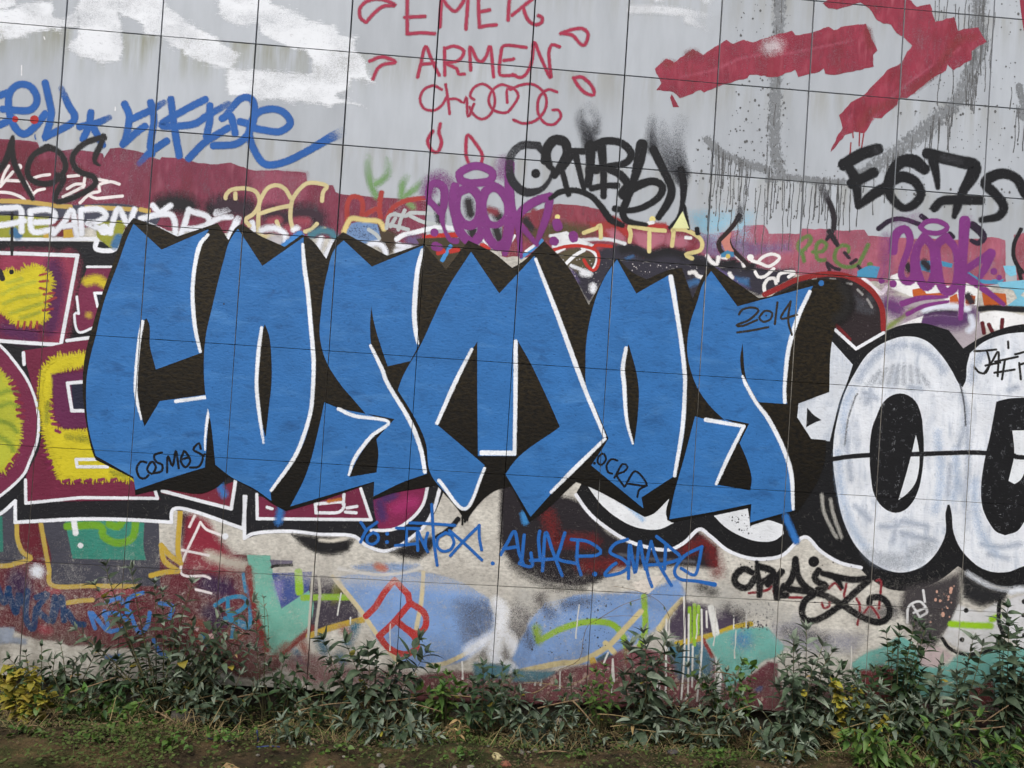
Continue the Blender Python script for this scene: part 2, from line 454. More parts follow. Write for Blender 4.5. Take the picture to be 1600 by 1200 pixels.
# ------------------------------------------------------------------ paint: traced shapes laid on the wall as thin coats
CROPS = {str(k): (400 * ((k - 1) % 4), 300 * ((k - 1) // 4), 4.0) for k in range(1, 17)}
CROPS.update({'0': (0, 0, 1.0), 'a': (340, 260, 8), 'b': (540, 260, 8), 'c': (660, 220, 6.6667), 'd': (780, 150, 5), 'e': (1280, 210, 5),
              'f': (1340, 320, 6.1538), 'g': (1130, 860, 5.7143), 'h': (0, 200, 8), 'i': (840, 340, 8), 'j': (1040, 340, 8), 'k': (1240, 340, 8),
              'l': (540, 790, 6.1538), 'm': (770, 790, 4.4444), 'n': (240, 780, 5), 'o': (0, 780, 4.4444), 'p': (0, 380, 2.8571)})
def parse(s):
    out, cur, cr = [], [], CROPS['0']
    for tk in s.split():
        if tk == '|':
            out.append(cur); cur = []
        elif tk[0] == '@':
            cr = CROPS[tk[1:]]
        else:
            q = [float(v) for v in tk.split(',')]
            cur.append([q[0] / cr[2] + cr[0], q[1] / cr[2] + cr[1]] + q[2:])
    out.append(cur)
    return [c for c in out if c]
LEVELS = []
def level(xs, ys):
    """each coat lies 9 micrometres above the highest coat it overlaps"""
    x0, x1, y0, y1 = min(xs), max(xs), min(ys), max(ys)
    z = 0.00025
    for (a, b, c, d, e) in LEVELS:
        if a < x1 and b > x0 and c < y1 and d > y0 and e >= z: z = e + 0.000009
    LEVELS.append((x0, x1, y0, y1, z))
    return z
def place(px, py, off):
    p = at(px, py, 0.0)
    return (p.x, -off, p.z)
def spline(pts, closed=False, step=3.5):
    pts = [np.array(p, float) for p in pts]
    n = len(pts)
    if n == 2 and not closed:
        k = max(2, int(np.hypot(*(pts[1] - pts[0])[:2]) / 8))
        return [pts[0] + (pts[1] - pts[0]) * i / k for i in range(k + 1)]
    out = []
    segs = n if closed else n - 1
    for i in range(segs):
        if closed:
            p0, p1, p2, p3 = pts[i - 1], pts[i], pts[(i + 1) % n], pts[(i + 2) % n]
        else:
            p1, p2 = pts[i], pts[i + 1]
            p0 = pts[i - 1] if i else 2 * p1 - p2
            p3 = pts[i + 2] if i + 2 < n else 2 * p2 - p1
        k = max(2, int(np.hypot(*(p2 - p1)[:2]) / step))
        for j in range(k):
            t = j / k
            out.append(0.5 * (2 * p1 + (p2 - p0) * t + (2 * p0 - 5 * p1 + 4 * p2 - p3) * t * t + (3 * p1 - p0 - 3 * p2 + p3) * t ** 3))
    if not closed: out.append(pts[-1])
    return out
class Coat:
    """collects flat shapes in photo pixels, then links them as one mesh lying on the wall"""
    def __init__(s): s.v, s.a, s.f = [], [], []
    def ribbon(s, P, soft, dz):
        # P rows: x, y, width, alpha
        n = len(P)
        if n < 2: return
        xy = np.array([p[:2] for p in P])
        tg = np.gradient(xy, axis=0)
        L = np.hypot(tg[:, 0], tg[:, 1]); L[L == 0] = 1
        tg /= L[:, None]
        nr = np.stack([-tg[:, 1], tg[:, 0]], 1)
        rows = []
        h0, h1 = P[0][2] / 2, P[-1][2] / 2
        KC = (0, 1, 2, 3, 4)
        def cap(c, tdir, nn, h, al, order):
            for k in order:
                ang = math.pi / 2 * k / 5
                e = (h + soft) * math.cos(ang)
                f = min(1.0, max(0.0, (h + soft - e) / (1.6 * soft + 1e-6)))
                rows.append((c + tdir * e, nn, h, al * f, math.sin(ang)))
        cap(xy[0], -tg[0], nr[0], h0, P[0][3], KC)
        for i in range(n): rows.append((xy[i], nr[i], P[i][2] / 2, P[i][3], 1.0))
        cap(xy[-1], tg[-1], nr[-1], h1, P[-1][3], KC[::-1])
        b = len(s.v)
        m = len(rows)
        W2 = max(p[2] for p in P) / 2 + soft
        dz = level([xy[:, 0].min() - W2, xy[:, 0].max() + W2], [xy[:, 1].min() - W2, xy[:, 1].max() + W2])
        for i, (c, nn, hw, al, sc_) in enumerate(rows):
            z = dz + 0.000005 * i / m
            inn = max(hw - soft * 0.6, hw * 0.35)
            for o, aa in ((-(hw + soft), 0.0), (-inn, 1.0), (inn, 1.0), (hw + soft, 0.0)):
                q = c + nn * (o * sc_)
                s.v.append((q[0], q[1], z)); s.a.append(al * aa)
        for i in range(m - 1):
            for k in range(3):
                p = b + i * 4 + k
                s.f.append((p, p + 1, p + 5, p + 4))
    def polygon(s, pts, soft, dz, alpha=1.0):
        pts = [np.array(p[:2], float) for p in pts]
        q = []
        for p in pts:
            if not q or np.hypot(*(p - q[-1])) > 0.3: q.append(p)
        pts = q
        n = len(pts)
        ar = sum(pts[i][0] * pts[(i + 1) % n][1] - pts[(i + 1) % n][0] * pts[i][1] for i in range(n))
        if ar < 0: pts.reverse()
        b = len(s.v)
        dz = level([p[0] for p in pts], [p[1] for p in pts])
        for p in pts: s.v.append((p[0], p[1], dz)); s.a.append(alpha)
        for tri in tessellate_polygon([[Vector((p[0], p[1], 0)) for p in pts]]):
            s.f.append(tuple(b + k for k in tri))
        for i in range(n):
            e0, e1 = pts[i] - pts[i - 1], pts[(i + 1) % n] - pts[i]
            n0 = np.array([e0[1], -e0[0]]) / max(1e-6, np.hypot(*e0)); n1 = np.array([e1[1], -e1[0]]) / max(1e-6, np.hypot(*e1))
            mm = n0 + n1
            mm = mm / max(0.5, np.dot(mm, mm) / 2) if np.hypot(*mm) > 1e-3 else n0
            o = pts[i] + mm * soft
            s.v.append((o[0], o[1], dz - 0.000003)); s.a.append(0.0)
        for i in range(n):
            j = (i + 1) % n
            s.f.append((b + i, b + j, b + n + j, b + n + i))
    def softgrid(s, pts, soft, dz, alpha=1.0):
        P = np.array([p[:2] for p in pts], float)
        Q = np.roll(P, -1, 0)
        cell = max(2.0, soft * 0.4)
        x0, y0 = P.min(0) - soft; x1, y1 = P.max(0) + soft
        nx, ny = int((x1 - x0) / cell) + 2, int((y1 - y0) / cell) + 2
        gx, gy = np.meshgrid(x0 + cell * np.arange(nx), y0 + cell * np.arange(ny))
        G = np.stack([gx.ravel(), gy.ravel()], 1)
        best = np.full(len(G), 1e9); ins = np.zeros(len(G), bool)
        for a, b in zip(P, Q):
            ab = b - a; L2 = max(1e-9, ab @ ab)
            t = np.clip(((G - a) @ ab) / L2, 0, 1)
            best = np.minimum(best, np.hypot(*(G - (a + t[:, None] * ab)).T))
            cond = (a[1] > G[:, 1]) != (b[1] > G[:, 1])
            if abs(b[1] - a[1]) > 1e-9:
                ins ^= cond & (G[:, 0] < (b[0] - a[0]) * (G[:, 1] - a[1]) / (b[1] - a[1]) + a[0])
        sd = np.where(ins, best, -best)
        al = np.clip((sd + soft) / (2 * soft), 0, 1); al = al * al * (3 - 2 * al) * alpha
        dz = level([x0, x1], [y0, y1])
        al = al.reshape(ny, nx); idx = -np.ones((ny, nx), int)
        for j in range(ny - 1):
            for i in range(nx - 1):
                if al[j:j + 2, i:i + 2].max() <= 0.004: continue
                q = []
                for jj, ii in ((j, i), (j, i + 1), (j + 1, i + 1), (j + 1, i)):
                    if idx[jj, ii] < 0:
                        idx[jj, ii] = len(s.v)
                        s.v.append((x0 + cell * ii, y0 + cell * jj, dz)); s.a.append(float(al[jj, ii]))
                    q.append(int(idx[jj, ii]))
                s.f.append(tuple(q))
    def build(s, name, color, parent, kind):
        o = bpy.data.objects.get(parent.name) if parent else None
        base = Vector(parent.location) if parent else Vector((0, 0, 0))
        V = [Vector(place(x, y, z)) - base for x, y, z in s.v]
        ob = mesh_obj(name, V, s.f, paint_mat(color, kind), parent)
        at_ = ob.data.attributes.new('cover', 'FLOAT', 'POINT')
        at_.data.foreach_set('value', s.a)
        return ob
def nxt(d=0):
    return 0.0
def piece(name, label, cat, px, py, group=None):
    p = at(px, py, 0.0)
    return empty(name, (p.x, 0.0, p.z), label, cat, group)
jr = random.Random(11)
def jagged(pts, amp, seg):
    out = []
    n = len(pts)
    for i in range(n):
        a, b = np.array(pts[i][:2]), np.array(pts[(i + 1) % n][:2])
        L = np.hypot(*(b - a)); k = max(1, int(L / seg))
        nn = np.array([b[1] - a[1], a[0] - b[0]]) / max(L, 1e-6)
        for j in range(k):
            q = a + (b - a) * j / k
            if j: q = q + nn * jr.uniform(-amp, amp)
            out.append(q)
    return out
def ext(p):
    q = list(p)
    if q[0] < -7: q[0] -= 190
    elif q[0] > 1607: q[0] += 190
    elif q[1] < -3: q[1] -= 90
    return q
def outer(p): return p[0] < -7 or p[0] > 1607 or p[1] < -3
def run_on(pl):
    """paint that leaves the picture goes on along the wall"""
    n = len(pl); out = []
    for i, p in enumerate(pl):
        o, a, b = outer(p), outer(pl[i - 1]), outer(pl[(i + 1) % n])
        if not o: out.append(p)
        elif a and b: out.append(ext(p))
        elif a: out += [ext(p), p]
        elif b: out += [p, ext(p)]
        else: out.append(p)
    return out
def rounded(pl, lim=0.62):
    """curves through gentle bends of an outline, keeps its sharp corners"""
    P = [np.array(p[:2], float) for p in pl]; n = len(P)
    if n < 4: return P
    corner = []
    for i in range(n):
        a, b = P[i] - P[i - 1], P[(i + 1) % n] - P[i]
        c = (a @ b) / max(1e-9, np.hypot(*a) * np.hypot(*b))
        corner.append(math.acos(max(-1, min(1, c))) > lim)
    out = []
    for i in range(n):
        p1, p2 = P[i], P[(i + 1) % n]
        d = p2 - p1; L = np.hypot(*d)
        p0, p3 = P[i - 1], P[(i + 2) % n]
        def tan(a, b, c):
            la, lb = np.hypot(*(b - a)), np.hypot(*(c - b))
            v = (b - a) / max(la, 1e-6) * lb + (c - b) / max(lb, 1e-6) * la
            return v / max(1e-6, np.hypot(*v)) * L
        m1 = d if corner[i] else tan(p0, p1, p2)
        m2 = d if corner[(i + 1) % n] else tan(p1, p2, p3)
        if corner[i] and corner[(i + 1) % n]: k = 1
        else: k = max(1, min(10, int(L / 5)))
        for j in range(k):
            t = j / k
            out.append((2 * t ** 3 - 3 * t * t + 1) * p1 + (t ** 3 - 2 * t * t + t) * m1 + (3 * t * t - 2 * t ** 3) * p2 + (t ** 3 - t * t) * m2)
    return out
def fill(T, name, color, s, soft=0.8, kind='spray', smooth=False, jag=0, seg=6, alpha=1.0):
    ob = None
    for pl in parse(s):
        ct = Coat()
        dz = nxt()
        pl = run_on([p[:2] for p in pl])
        if smooth: pl = spline([p[:2] for p in pl], True, 6)
        pl = jagged(pl, jag, seg) if jag else rounded(pl)
        if soft >= 3: ct.softgrid(pl, soft, dz, alpha)
        else: ct.polygon(pl, soft, dz, alpha)
        ob = ct.build(name, color, T, kind)
    return ob
def stroke(T, name, color, s, w=5.0, soft=1.0, kind='spray', straight=False, alpha=1.0, closed=False, join=None):
    ct = Coat(); ob = None
    if join is None: join = name in ('letter', 'highlight')
    for pl in parse(s):
        pl = [[p[0], p[1], p[2] if len(p) > 2 else w, (p[3] if len(p) > 3 else 1.0) * alpha] for p in pl]
        if len(pl) > 1 and name != 'letter':
            if outer(pl[0]): pl = [ext(pl[0])] + pl
            if outer(pl[-1]): pl = pl + [ext(pl[-1])]
        if len(pl) == 1:
            x, y, ww, aa = pl[0]
            ring = [(x + ww / 2 * math.cos(k * .5236), y + ww / 2 * math.sin(k * .5236)) for k in range(12)]
            if soft >= 3: ct.softgrid(ring, soft, nxt(0.00002), aa)
            else: ct.polygon(ring, soft, nxt(0.00002), aa)
        elif straight:
            for i in range(len(pl) - 1):
                ct.ribbon(spline([pl[i], pl[i + 1]]), soft, nxt(0.00002))
        else:
            if closed: pl = pl + [pl[0]]
            ct.ribbon(spline(pl), soft, nxt(0.00002))
        if not join:
            ob = ct.build(name, color, T, kind); ct = Coat()
    return ct.build(name, color, T, kind) if join else ob
def drips(T, name, color, starts, lmin, lmax, w=1.3, seed=1, kind='spray', alpha=1.0, wav=1.2):
    r = random.Random(seed)
    for (x, y) in starts:
        ct = Coat()
        L = r.uniform(lmin, lmax); k = max(3, int(L / 9)); xx = x; P = []
        for i in range(k + 1):
            P.append([xx, y + L * i / k, w * r.uniform(0.7, 1.25), alpha]); xx += r.uniform(-wav, wav) - 0.06 * L / k
        P[-1][2] = w * 1.5
        ct.ribbon(spline(P), 0.5, nxt(0.000006))
        ct.build(name, color, T, kind)
def specks(T, name, color, pts, rmin, rmax, seed=2, kind='spray'):
    r = random.Random(seed); ct = Coat()
    for (x, y) in pts:
        q = rmin + (rmax - rmin) * r.random() ** 3; e = r.uniform(0.8, 1.5)
        ct.polygon([(x + q * math.cos(k * 1.0472), y + q * e * math.sin(k * 1.0472)) for k in range(6)], 0.4, 0)
    ob = ct.build(name, color, T, kind)
    ob['kind'] = 'stuff'
    return ob
def spikes(T, color, s, inn, out, every, w, seed):
    """a fringe of short tapering licks round a sprayed shape"""
    r = random.Random(seed); ct = Coat()
    P = [np.array(p[:2]) for p in parse(s)[0]]
    ar = sum(P[i][0] * P[(i + 1) % len(P)][1] - P[(i + 1) % len(P)][0] * P[i][1] for i in range(len(P)))
    for i in range(len(P)):
        a, b = P[i], P[(i + 1) % len(P)]
        L = np.hypot(*(b - a)); n = np.array([b[1] - a[1], a[0] - b[0]]) / max(L, 1e-6) * (1 if ar > 0 else -1)
        k = int(L / every)
        for j in range(k):
            q = a + (b - a) * (j + r.uniform(.2, .8)) / max(k, 1); e = r.uniform(.5, 1.2)
            tdir = n + np.array([r.uniform(-.35, .35), r.uniform(-.35, .35)])
            p0, p1 = q - tdir * inn, q + tdir * out * e
            ct.ribbon(spline([[p0[0], p0[1], w, 1], [q[0], q[1], w * .8, 1], [p1[0], p1[1], w * .3, .6]]), 1.2, 0)
    ob = ct.build('flame_fringe', color, T, 'spray')
    ob['kind'] = 'stuff'

# ================================================================== THE PAINT, oldest coats first
WHITE, BLACK = (229, 231, 236), (27, 27, 29)
def inside(poly, x, y):
    c = False; n = len(poly)
    for i in range(n):
        (x1, y1), (x2, y2) = poly[i][:2], poly[i - 1][:2]
        if (y1 > y) != (y2 > y) and x < (x2 - x1) * (y - y1) / (y2 - y1) + x1: c = not c
    return c
def scatter(s, n, seed):
    r = random.Random(seed); P = parse(s)[0]; out = []
    xs = [p[0] for p in P]; ys = [p[1] for p in P]
    while len(out) < n:
        x, y = r.uniform(min(xs), max(xs)), r.uniform(min(ys), max(ys))
        if inside(P, x, y): out.append((x, y))
    return out

# ---- low band, left: maroon field and the teal block letters
T = piece('maroon_field', 'dark maroon paint field low on the wall behind the blue scribbled tags', 'graffiti', 200, 1000)
fill(T, 'field', (92, 34, 44), '-30,880 60,870 400,868 425,960 440,1040 400,1066 330,1040 250,1016 190,1012 110,1010 60,1000 22,985 -30,984', 3, 'roller', jag=3, seg=14)
stroke(T, 'smear', (140, 52, 66), '@o 700,660 780,640 | 830,650 900,640 | 290,900 340,920 | 340,640 400,630', 9, 6, 'thin')
stroke(T, 'smear', (58, 36, 66), '@n 420,660 560,700 | 450,900 520,1000 | @o 120,560 160,640', 26, 12, 'thin')
stroke(T, 'smear', (140, 62, 46), '@n 290,960 400,980 | 560,1050 680,1060 | 330,1080 420,1090', 8, 10, 'thin', alpha=.6)
fill(T, 'fleck', (205, 170, 170), '@n 420,1060 470,1050 480,1080 440,1090 | 300,990 350,1010 340,1030', 1.5)
fill(T, 'pale_patch', (150, 160, 176), '@o -40,890 100,890 90,960 190,970 180,1010 60,1000 -40,1010', 3, 'thin')
fill(T, 'blue_patch', (44, 96, 150), '@o 720,1090 840,1070 850,1120 730,1130', 3, 'thin', jag=2)

T = piece('teal_block_letters', 'teal and lime block letters on slate grey with ochre outlines, under the black bar', 'graffiti', 150, 860)
fill(T, 'slate_ground', (70, 70, 80), '@o -60,120 110,10 118,160 1100,140 1110,600 370,600 290,170 110,170 112,330 220,420 -60,460', 1.5)
fill(T, 'maroon_wedge', (98, 34, 46), '@o 125,170 285,170 350,440 330,560 200,430 140,320', 2)
fill(T, 'letter', (58, 132, 116), '@o 455,155 1000,145 998,360 1012,420 505,410 500,380', 1.2)
fill(T, 'letter', (52, 118, 104), '@o -40,118 14,120 20,362 -40,370', 1.2)
stroke(T, 'lime_letter', (108, 158, 44), '@o 468,188 690,185 720,260 820,305 920,265 945,140 | 760,175 820,190 850,150', 11, 2)
stroke(T, 'outline', (186, 160, 76), '@o 116,170 122,280 160,370 215,410 110,445 -40,465 | 284,170 310,320 340,480 368,600 640,602 950,606 | 455,722 560,705 640,700', 6.5, 1.2)
stroke(T, 'highlight', (226, 228, 230), '@o 515,158 526,235', 8, 1.5)
stroke(T, 'dot', (226, 228, 230), '@o 559,322,8', 8, 1)
stroke(T, 'dot', (222, 226, 234), '@o 258,500,20', 20, 7)

T = piece('navy_scribble_tag', 'dark navy scribbled tag on maroon, low beside the ochre outline', 'graffiti', 60, 950)
for q in ('@o -20,600 30,720 60,620', '@o 60,640 110,790 130,660 150,720', '@o 190,640 180,820 230,900 250,760', '@o 255,680 330,660 262,760 335,840', '@o 380,680 362,850 425,680 445,840', '@o 470,780 520,860 580,870'):
    stroke(T, 'letter', (22, 56, 96), q, 9, 1.5)
T = piece('blue_loop_tag', 'bright blue looping tag half hidden by the straggling shrub', 'graffiti', 185, 960)
for q in ('@o 622,790 660,895 | 640,790 750,915 725,780', '@o 850,720 830,685 740,715 | 720,800 800,790 880,840 870,890 770,920', '@o 880,790 895,690 990,650 | 900,780 960,920 1020,885 1040,790', '@13 1000,170 1080,190 1060,260', '@13 960,400 1000,480 1050,500'):
    stroke(T, 'letter', (58, 116, 186), q, 6, 1)
T = piece('blue_letter_tag', 'steel blue letter outlined beside the pale teal triangle', 'graffiti', 370, 960)
stroke(T, 'letter', (48, 122, 160), '@n 480,830 560,780 680,760 730,800 690,860 590,910 | 580,800 580,880 | 590,930 740,980 | 745,680 750,990 640,960 560,930', 6, 1)
stroke(T, 'letter', (48, 122, 160), '@n 700,580 720,720 | 620,1000 610,1080 | 380,1060 440,1180', 5, 1)

# ---- low band, middle
T = piece('crimson_block', 'crimson block with thin white lines fading into cream roughcast', 'graffiti', 330, 860)
fill(T, 'block', (132, 42, 58), '@n 215,110 330,120 420,170 490,280 590,400 720,490 700,560 500,565 240,540 220,420', 9, 'thin', alpha=1.0)
fill(T, 'dark_side', (66, 34, 44), '@n 210,105 270,110 250,230 225,360 212,360', 6, 'thin')
stroke(T, 'haze', (190, 182, 168), '@n 430,440 620,500 860,540,12,.4', 12, 8, 'thin')
stroke(T, 'white_line', (226, 218, 218), '@n 365,180 210,560 400,600 440,620 | 365,180 420,240 560,290 | 220,396 430,440 | 320,130 280,215 | 330,705 450,735', 3.6, .8)
stroke(T, 'white_blob', WHITE, '@n 560,290,8', 8, 2)
stroke(T, 'ochre_outline', (190, 160, 62), '@n 208,100 190,380 212,500 | 60,360 84,480 190,560 | 60,360 130,440 200,490 | -20,596 90,570 190,562', 7.5, 1.2)

T = piece('teal_triangle_piece', 'mint triangle with navy wedge and lime bars, old piece above the weeds', 'graffiti', 450, 970)
fill(T, 'dark_field', (66, 60, 70), '@n 1200,580 1410,600 1500,700 1600,880 1600,960 1250,1040 1200,1000', 3, 'spray')
fill(T, 'olive_patch', (104, 104, 54), '@n 1400,650 1470,660 1460,800 1390,820', 5, 'thin')
fill(T, 'mint_triangle', (116, 178, 160), '@n 735,440 905,445 930,590 1000,850 1210,720 1230,760 1200,1000 1100,1110 1000,1215 895,1215 830,960 760,600', 2)
fill(T, 'navy_wedge', (66, 82, 140), '@n 925,580 1240,568 1205,715 1000,850', 1.2)
fill(T, 'pale_corner', (120, 118, 176), '@n 930,640 1010,640 990,800 970,760', 6, 'thin')
fill(T, 'grey_bar', (110, 104, 122), '@n 912,476 1085,482 1078,512 925,520', 1.2)
stroke(T, 'black_bar', BLACK, '@n 925,530 950,520 1080,514', 4, .8)
stroke(T, 'lime_bar', (146, 190, 48), '@n 1132,575 1140,720', 12, 2)
stroke(T, 'lime_bar', (140, 178, 58), '@n 1170,770 1350,765 1600,768 @l 200,905 350,908 560,892 700,878,7,.8 900,855,6,.1', 9, 1.6)
stroke(T, 'red_edge', (122, 50, 48), '@n 745,540 775,800 850,1060 890,1190 | 1240,1010 1120,1110 1000,1220', 9, 4, 'thin')
stroke(T, 'ochre_bar', (188, 158, 60), '@n 1215,1070 1400,1000 1600,950 @14 690,265', 9, 1.5)
stroke(T, 'pale_drip', (184, 180, 168), '@n 1245,575 1230,800 1200,1180 | 1285,560 1298,760 1270,1000 1275,1190', 4, 1)
stroke(T, 'white_drip', (216, 216, 210), '@n 1465,735 1445,850 1437,905 | @14 590,260 590,300', 2, .6)
stroke(T, 'blue_stroke', (46, 104, 128), '@14 230,520 330,560 | 400,400 430,470 | 620,310 570,420 | 520,500 540,560 | 250,480 290,540', 9, 9, 'thin', alpha=.85)
stroke(T, 'rust_stroke', (140, 78, 68), '@14 540,330 580,370 | 290,420 310,480 | 190,430 110,520', 7, 8, 'thin', alpha=.75)

T = piece('pale_blue_lens', 'pale blue lens shape with cream outline behind the red monogram', 'graffiti', 640, 980)
fill(T, 'fill', (124, 156, 204), '527,900 590,892 650,893 720,908 765,935 778,975 762,1005 735,1027 690,1040 640,1043 595,1005 560,950', 4)
stroke(T, 'top_haze', (206, 204, 200), '@l -60,610 120,640 330,665 560,640 720,600', 6, 3, 'thin')
fill(T, 'haze', (128, 158, 202), '@l 60,590 330,560 700,570 640,610 330,640 140,625', 6, 'thin', alpha=.8)
stroke(T, 'red_smear', (186, 110, 92), '@l 310,590 370,610', 9, 6, 'thin')
stroke(T, 'cream_outline', (206, 192, 154), '@14 480,5 560,100 650,210 760,370 890,540 | 1046,-20 1034,150 1000,340 | 1075,560 1180,545 1300,490 1400,420 1450,400', 6.5, 1.2)
T = piece('dark_mist', 'grey and white sprayed mist between the two pale blue shapes', 'graffiti', 770, 1000)
fill(T, 'mist', (84, 82, 88), '@14 1250,160 1420,130 1560,150 @15 60,80 250,100 300,180 180,260 110,360 110,470 40,560 @14 1500,560 1380,500 1290,400', 16, 'thin', alpha=.62)
stroke(T, 'white_spray', (224, 228, 236), '@14 1500,150 1530,240 1520,330 1480,430 1500,520 | @15 0,430 40,480 50,560 -20,570 | @14 1330,470 1440,400 1500,370', 15, 8, 'thin')
stroke(T, 'white_spray', (226, 228, 232), '@m 20,650 70,700 60,850 130,950 180,1060 | 60,860 20,1000', 14, 9, 'thin')
T = piece('pale_blue_wave', 'pale blue wave shape with lime curves and cream rim right of the mist', 'graffiti', 940, 990)
fill(T, 'fill', (122, 154, 202), '825,975 850,940 900,930 960,928 1010,922 1060,905 1072,930 1055,950 1020,985 965,1022 925,1036 870,1040 812,1048 800,1030', 5)
stroke(T, 'lime_curve', (140, 176, 56), '@15 165,405 330,322 480,286 620,300 690,370 720,470 | 825,130 832,330 800,440', 9, 2)
stroke(T, 'lime_curve', (130, 160, 60), '@15 150,330 165,400 | 700,480 720,540', 12, 6, 'thin')
stroke(T, 'cream_rim', (206, 190, 142), '@15 60,595 280,548 430,530 590,445 700,335 805,222 | 585,420 640,480 | 920,330 990,230 1062,148', 8, 1.4)
stroke(T, 'ochre_stub', (190, 158, 66), '@15 505,530 525,600', 10, 1.5)
fill(T, 'slate_triangle', (58, 88, 100), '@15 530,520 600,480 650,520 640,570 560,580', 2)
fill(T, 'cream_wedge', (214, 206, 196), '@15 750,50 880,10 940,0 900,60 850,110 790,90', 2)
specks(T, 'speck', (48, 56, 70), scatter('830,945 960,935 955,1010 830,1030', 90, 4), .4, 1.6)
T = piece('red_monogram', 'red looped monogram of two letters on the pale blue lens', 'graffiti', 640, 970)
stroke(T, 'letter', (176, 52, 50), '@14 688,250 745,195 800,105 865,25 | 865,25 950,115 960,165', 9.5, .9, straight=True)
stroke(T, 'letter', (176, 52, 50), '@14 960,165 1050,230 1060,310 1010,360 940,330 890,290 | 950,185 860,290 770,375 | 770,375 830,450 930,490 1000,450 990,380 900,300', 9.5, .9)

T = piece('maroon_skirting', 'worn maroon strip along the bottom edge of the panels', 'graffiti', 900, 1070)
fill(T, 'strip', (112, 54, 66), '640,1056 700,1048 800,1054 875,1048 935,1034 985,1010 1040,1020 1120,1030 1180,1060 1220,1060 1230,1110 640,1092', 4, 'roller', jag=2, seg=16)
fill(T, 'stain', (120, 70, 78), '430,1030 470,1022 560,1045 640,1050 640,1075 560,1070 470,1062', 10, 'thin', alpha=.7)
fill(T, 'stain', (92, 60, 66), '1230,1060 1330,1075 1500,1090 1640,1090 1640,1140 1240,1110', 10, 'thin', alpha=.85)
specks(T, 'chip', (176, 150, 140), scatter('660,1060 820,1056 930,1045 1020,1040 1180,1065 1200,1100 830,1088 660,1085', 420, 5), .6, 2.8)
drips(T, 'drip', (222, 220, 214), [(847, 1050), (838, 1050), (875, 1050), (722, 1034), (746, 1030), (958, 1035), (1030, 1060)], 14, 40, 2.2, 3)
fill(T, 'teal_patch', (72, 120, 136), '800,1045 870,1050 850,1062 800,1066 | 740,1035 800,1040 790,1060 740,1062', 4, 'thin')

T = piece('dripping_lime_piece', 'dark patch streaked with white and lime drips above the tall shrub', 'graffiti', 1085, 990)
fill(T, 'dark_patch', (74, 64, 80), '@15 1062,150 1180,170 1300,190 1440,260 1400,330 1220,380 1050,410 950,330', 7, 'thin')
fill(T, 'blue_patch', (66, 110, 130), '@15 960,420 1200,400 1260,520 1240,640 1040,640', 8, 'thin')
stroke(T, 'ochre_bar', (184, 160, 50), '@15 1030,425 1250,370 1390,320 1490,300', 8, 1.4)
stroke(T, 'lime_drip', (144, 184, 52), '@15 1140,180 1140,430 | 1110,200 1112,400 | 1165,190 1160,360', 5, 1.4)
stroke(T, 'red_line', (130, 50, 50), '@15 1195,395 1250,500', 5, 1.5)
stroke(T, 'white_drip', (222, 220, 214), '@15 1075,130 1078,460 1058,770 | 1105,240 1100,700 1085,770 | 1185,210 1185,480 1155,780 | 965,270 960,760 | 1215,220 1218,320 | 1130,440 1125,690 | 905,640 910,760 | 630,520 620,740 | 600,480 575,540', 2.6, .7)
stroke(T, 'wide_drip', (224, 224, 220), '@15 1245,200 1270,330 1290,450 1292,600 1280,760', 10, 1.5)
stroke(T, 'white_drip', (214, 212, 206), '@15 1385,180 1385,340 1370,560 | 1465,220 1462,460 | 1515,330 1512,440 | 1310,480 1360,560', 2, .6)
T = piece('mint_blue_fill', 'mint fill with a sky blue blob, low left of the big black infinity tag', 'graffiti', 1160, 1020)
fill(T, 'fill', (112, 174, 164), '@15 1215,400 1380,335 1600,320 @16 110,440 60,500 -30,530 @15 1480,620 1340,700 1300,560', 3)
stroke(T, 'blob', (64, 122, 178), '@15 1440,400,26', 26, 14, 'thin', alpha=.8)
stroke(T, 'blob', (56, 96, 160), '@15 1535,690,14', 14, 5)
fill(T, 'maroon_toe', (104, 48, 62), '@15 1600,540 @16 60,540 60,640 @15 1480,720 1470,640', 3)
specks(T, 'grit', (60, 56, 66), scatter('1130,940 1205,940 1215,985 1150,985', 180, 6), .4, 1.5)
T = piece('mint_maroon_triangles', 'mint and maroon triangles behind the thick shrubs', 'graffiti', 1400, 1040)
fill(T, 'grey_haze', (150, 150, 160), '@g 430,620 640,560 760,680 1180,760 1270,780 1150,900 900,900 600,880 450,760', 14, 'thin', alpha=.8)
fill(T, 'mint', (112, 172, 162), '@16 520,550 600,490 740,430 820,370 900,420 960,560 1120,560 1200,480 1420,460 1640,440 1640,760 640,760', 4)
fill(T, 'pink', (196, 178, 178), '@16 940,420 1060,440 1150,500 1060,570 960,560', 4)
fill(T, 'maroon', (112, 40, 50), '@16 570,600 700,555 790,580 800,760 620,800', 3, jag=2)
fill(T, 'maroon', (110, 44, 50), '@16 1250,720 1400,650 1420,780 1300,820', 3, jag=2)

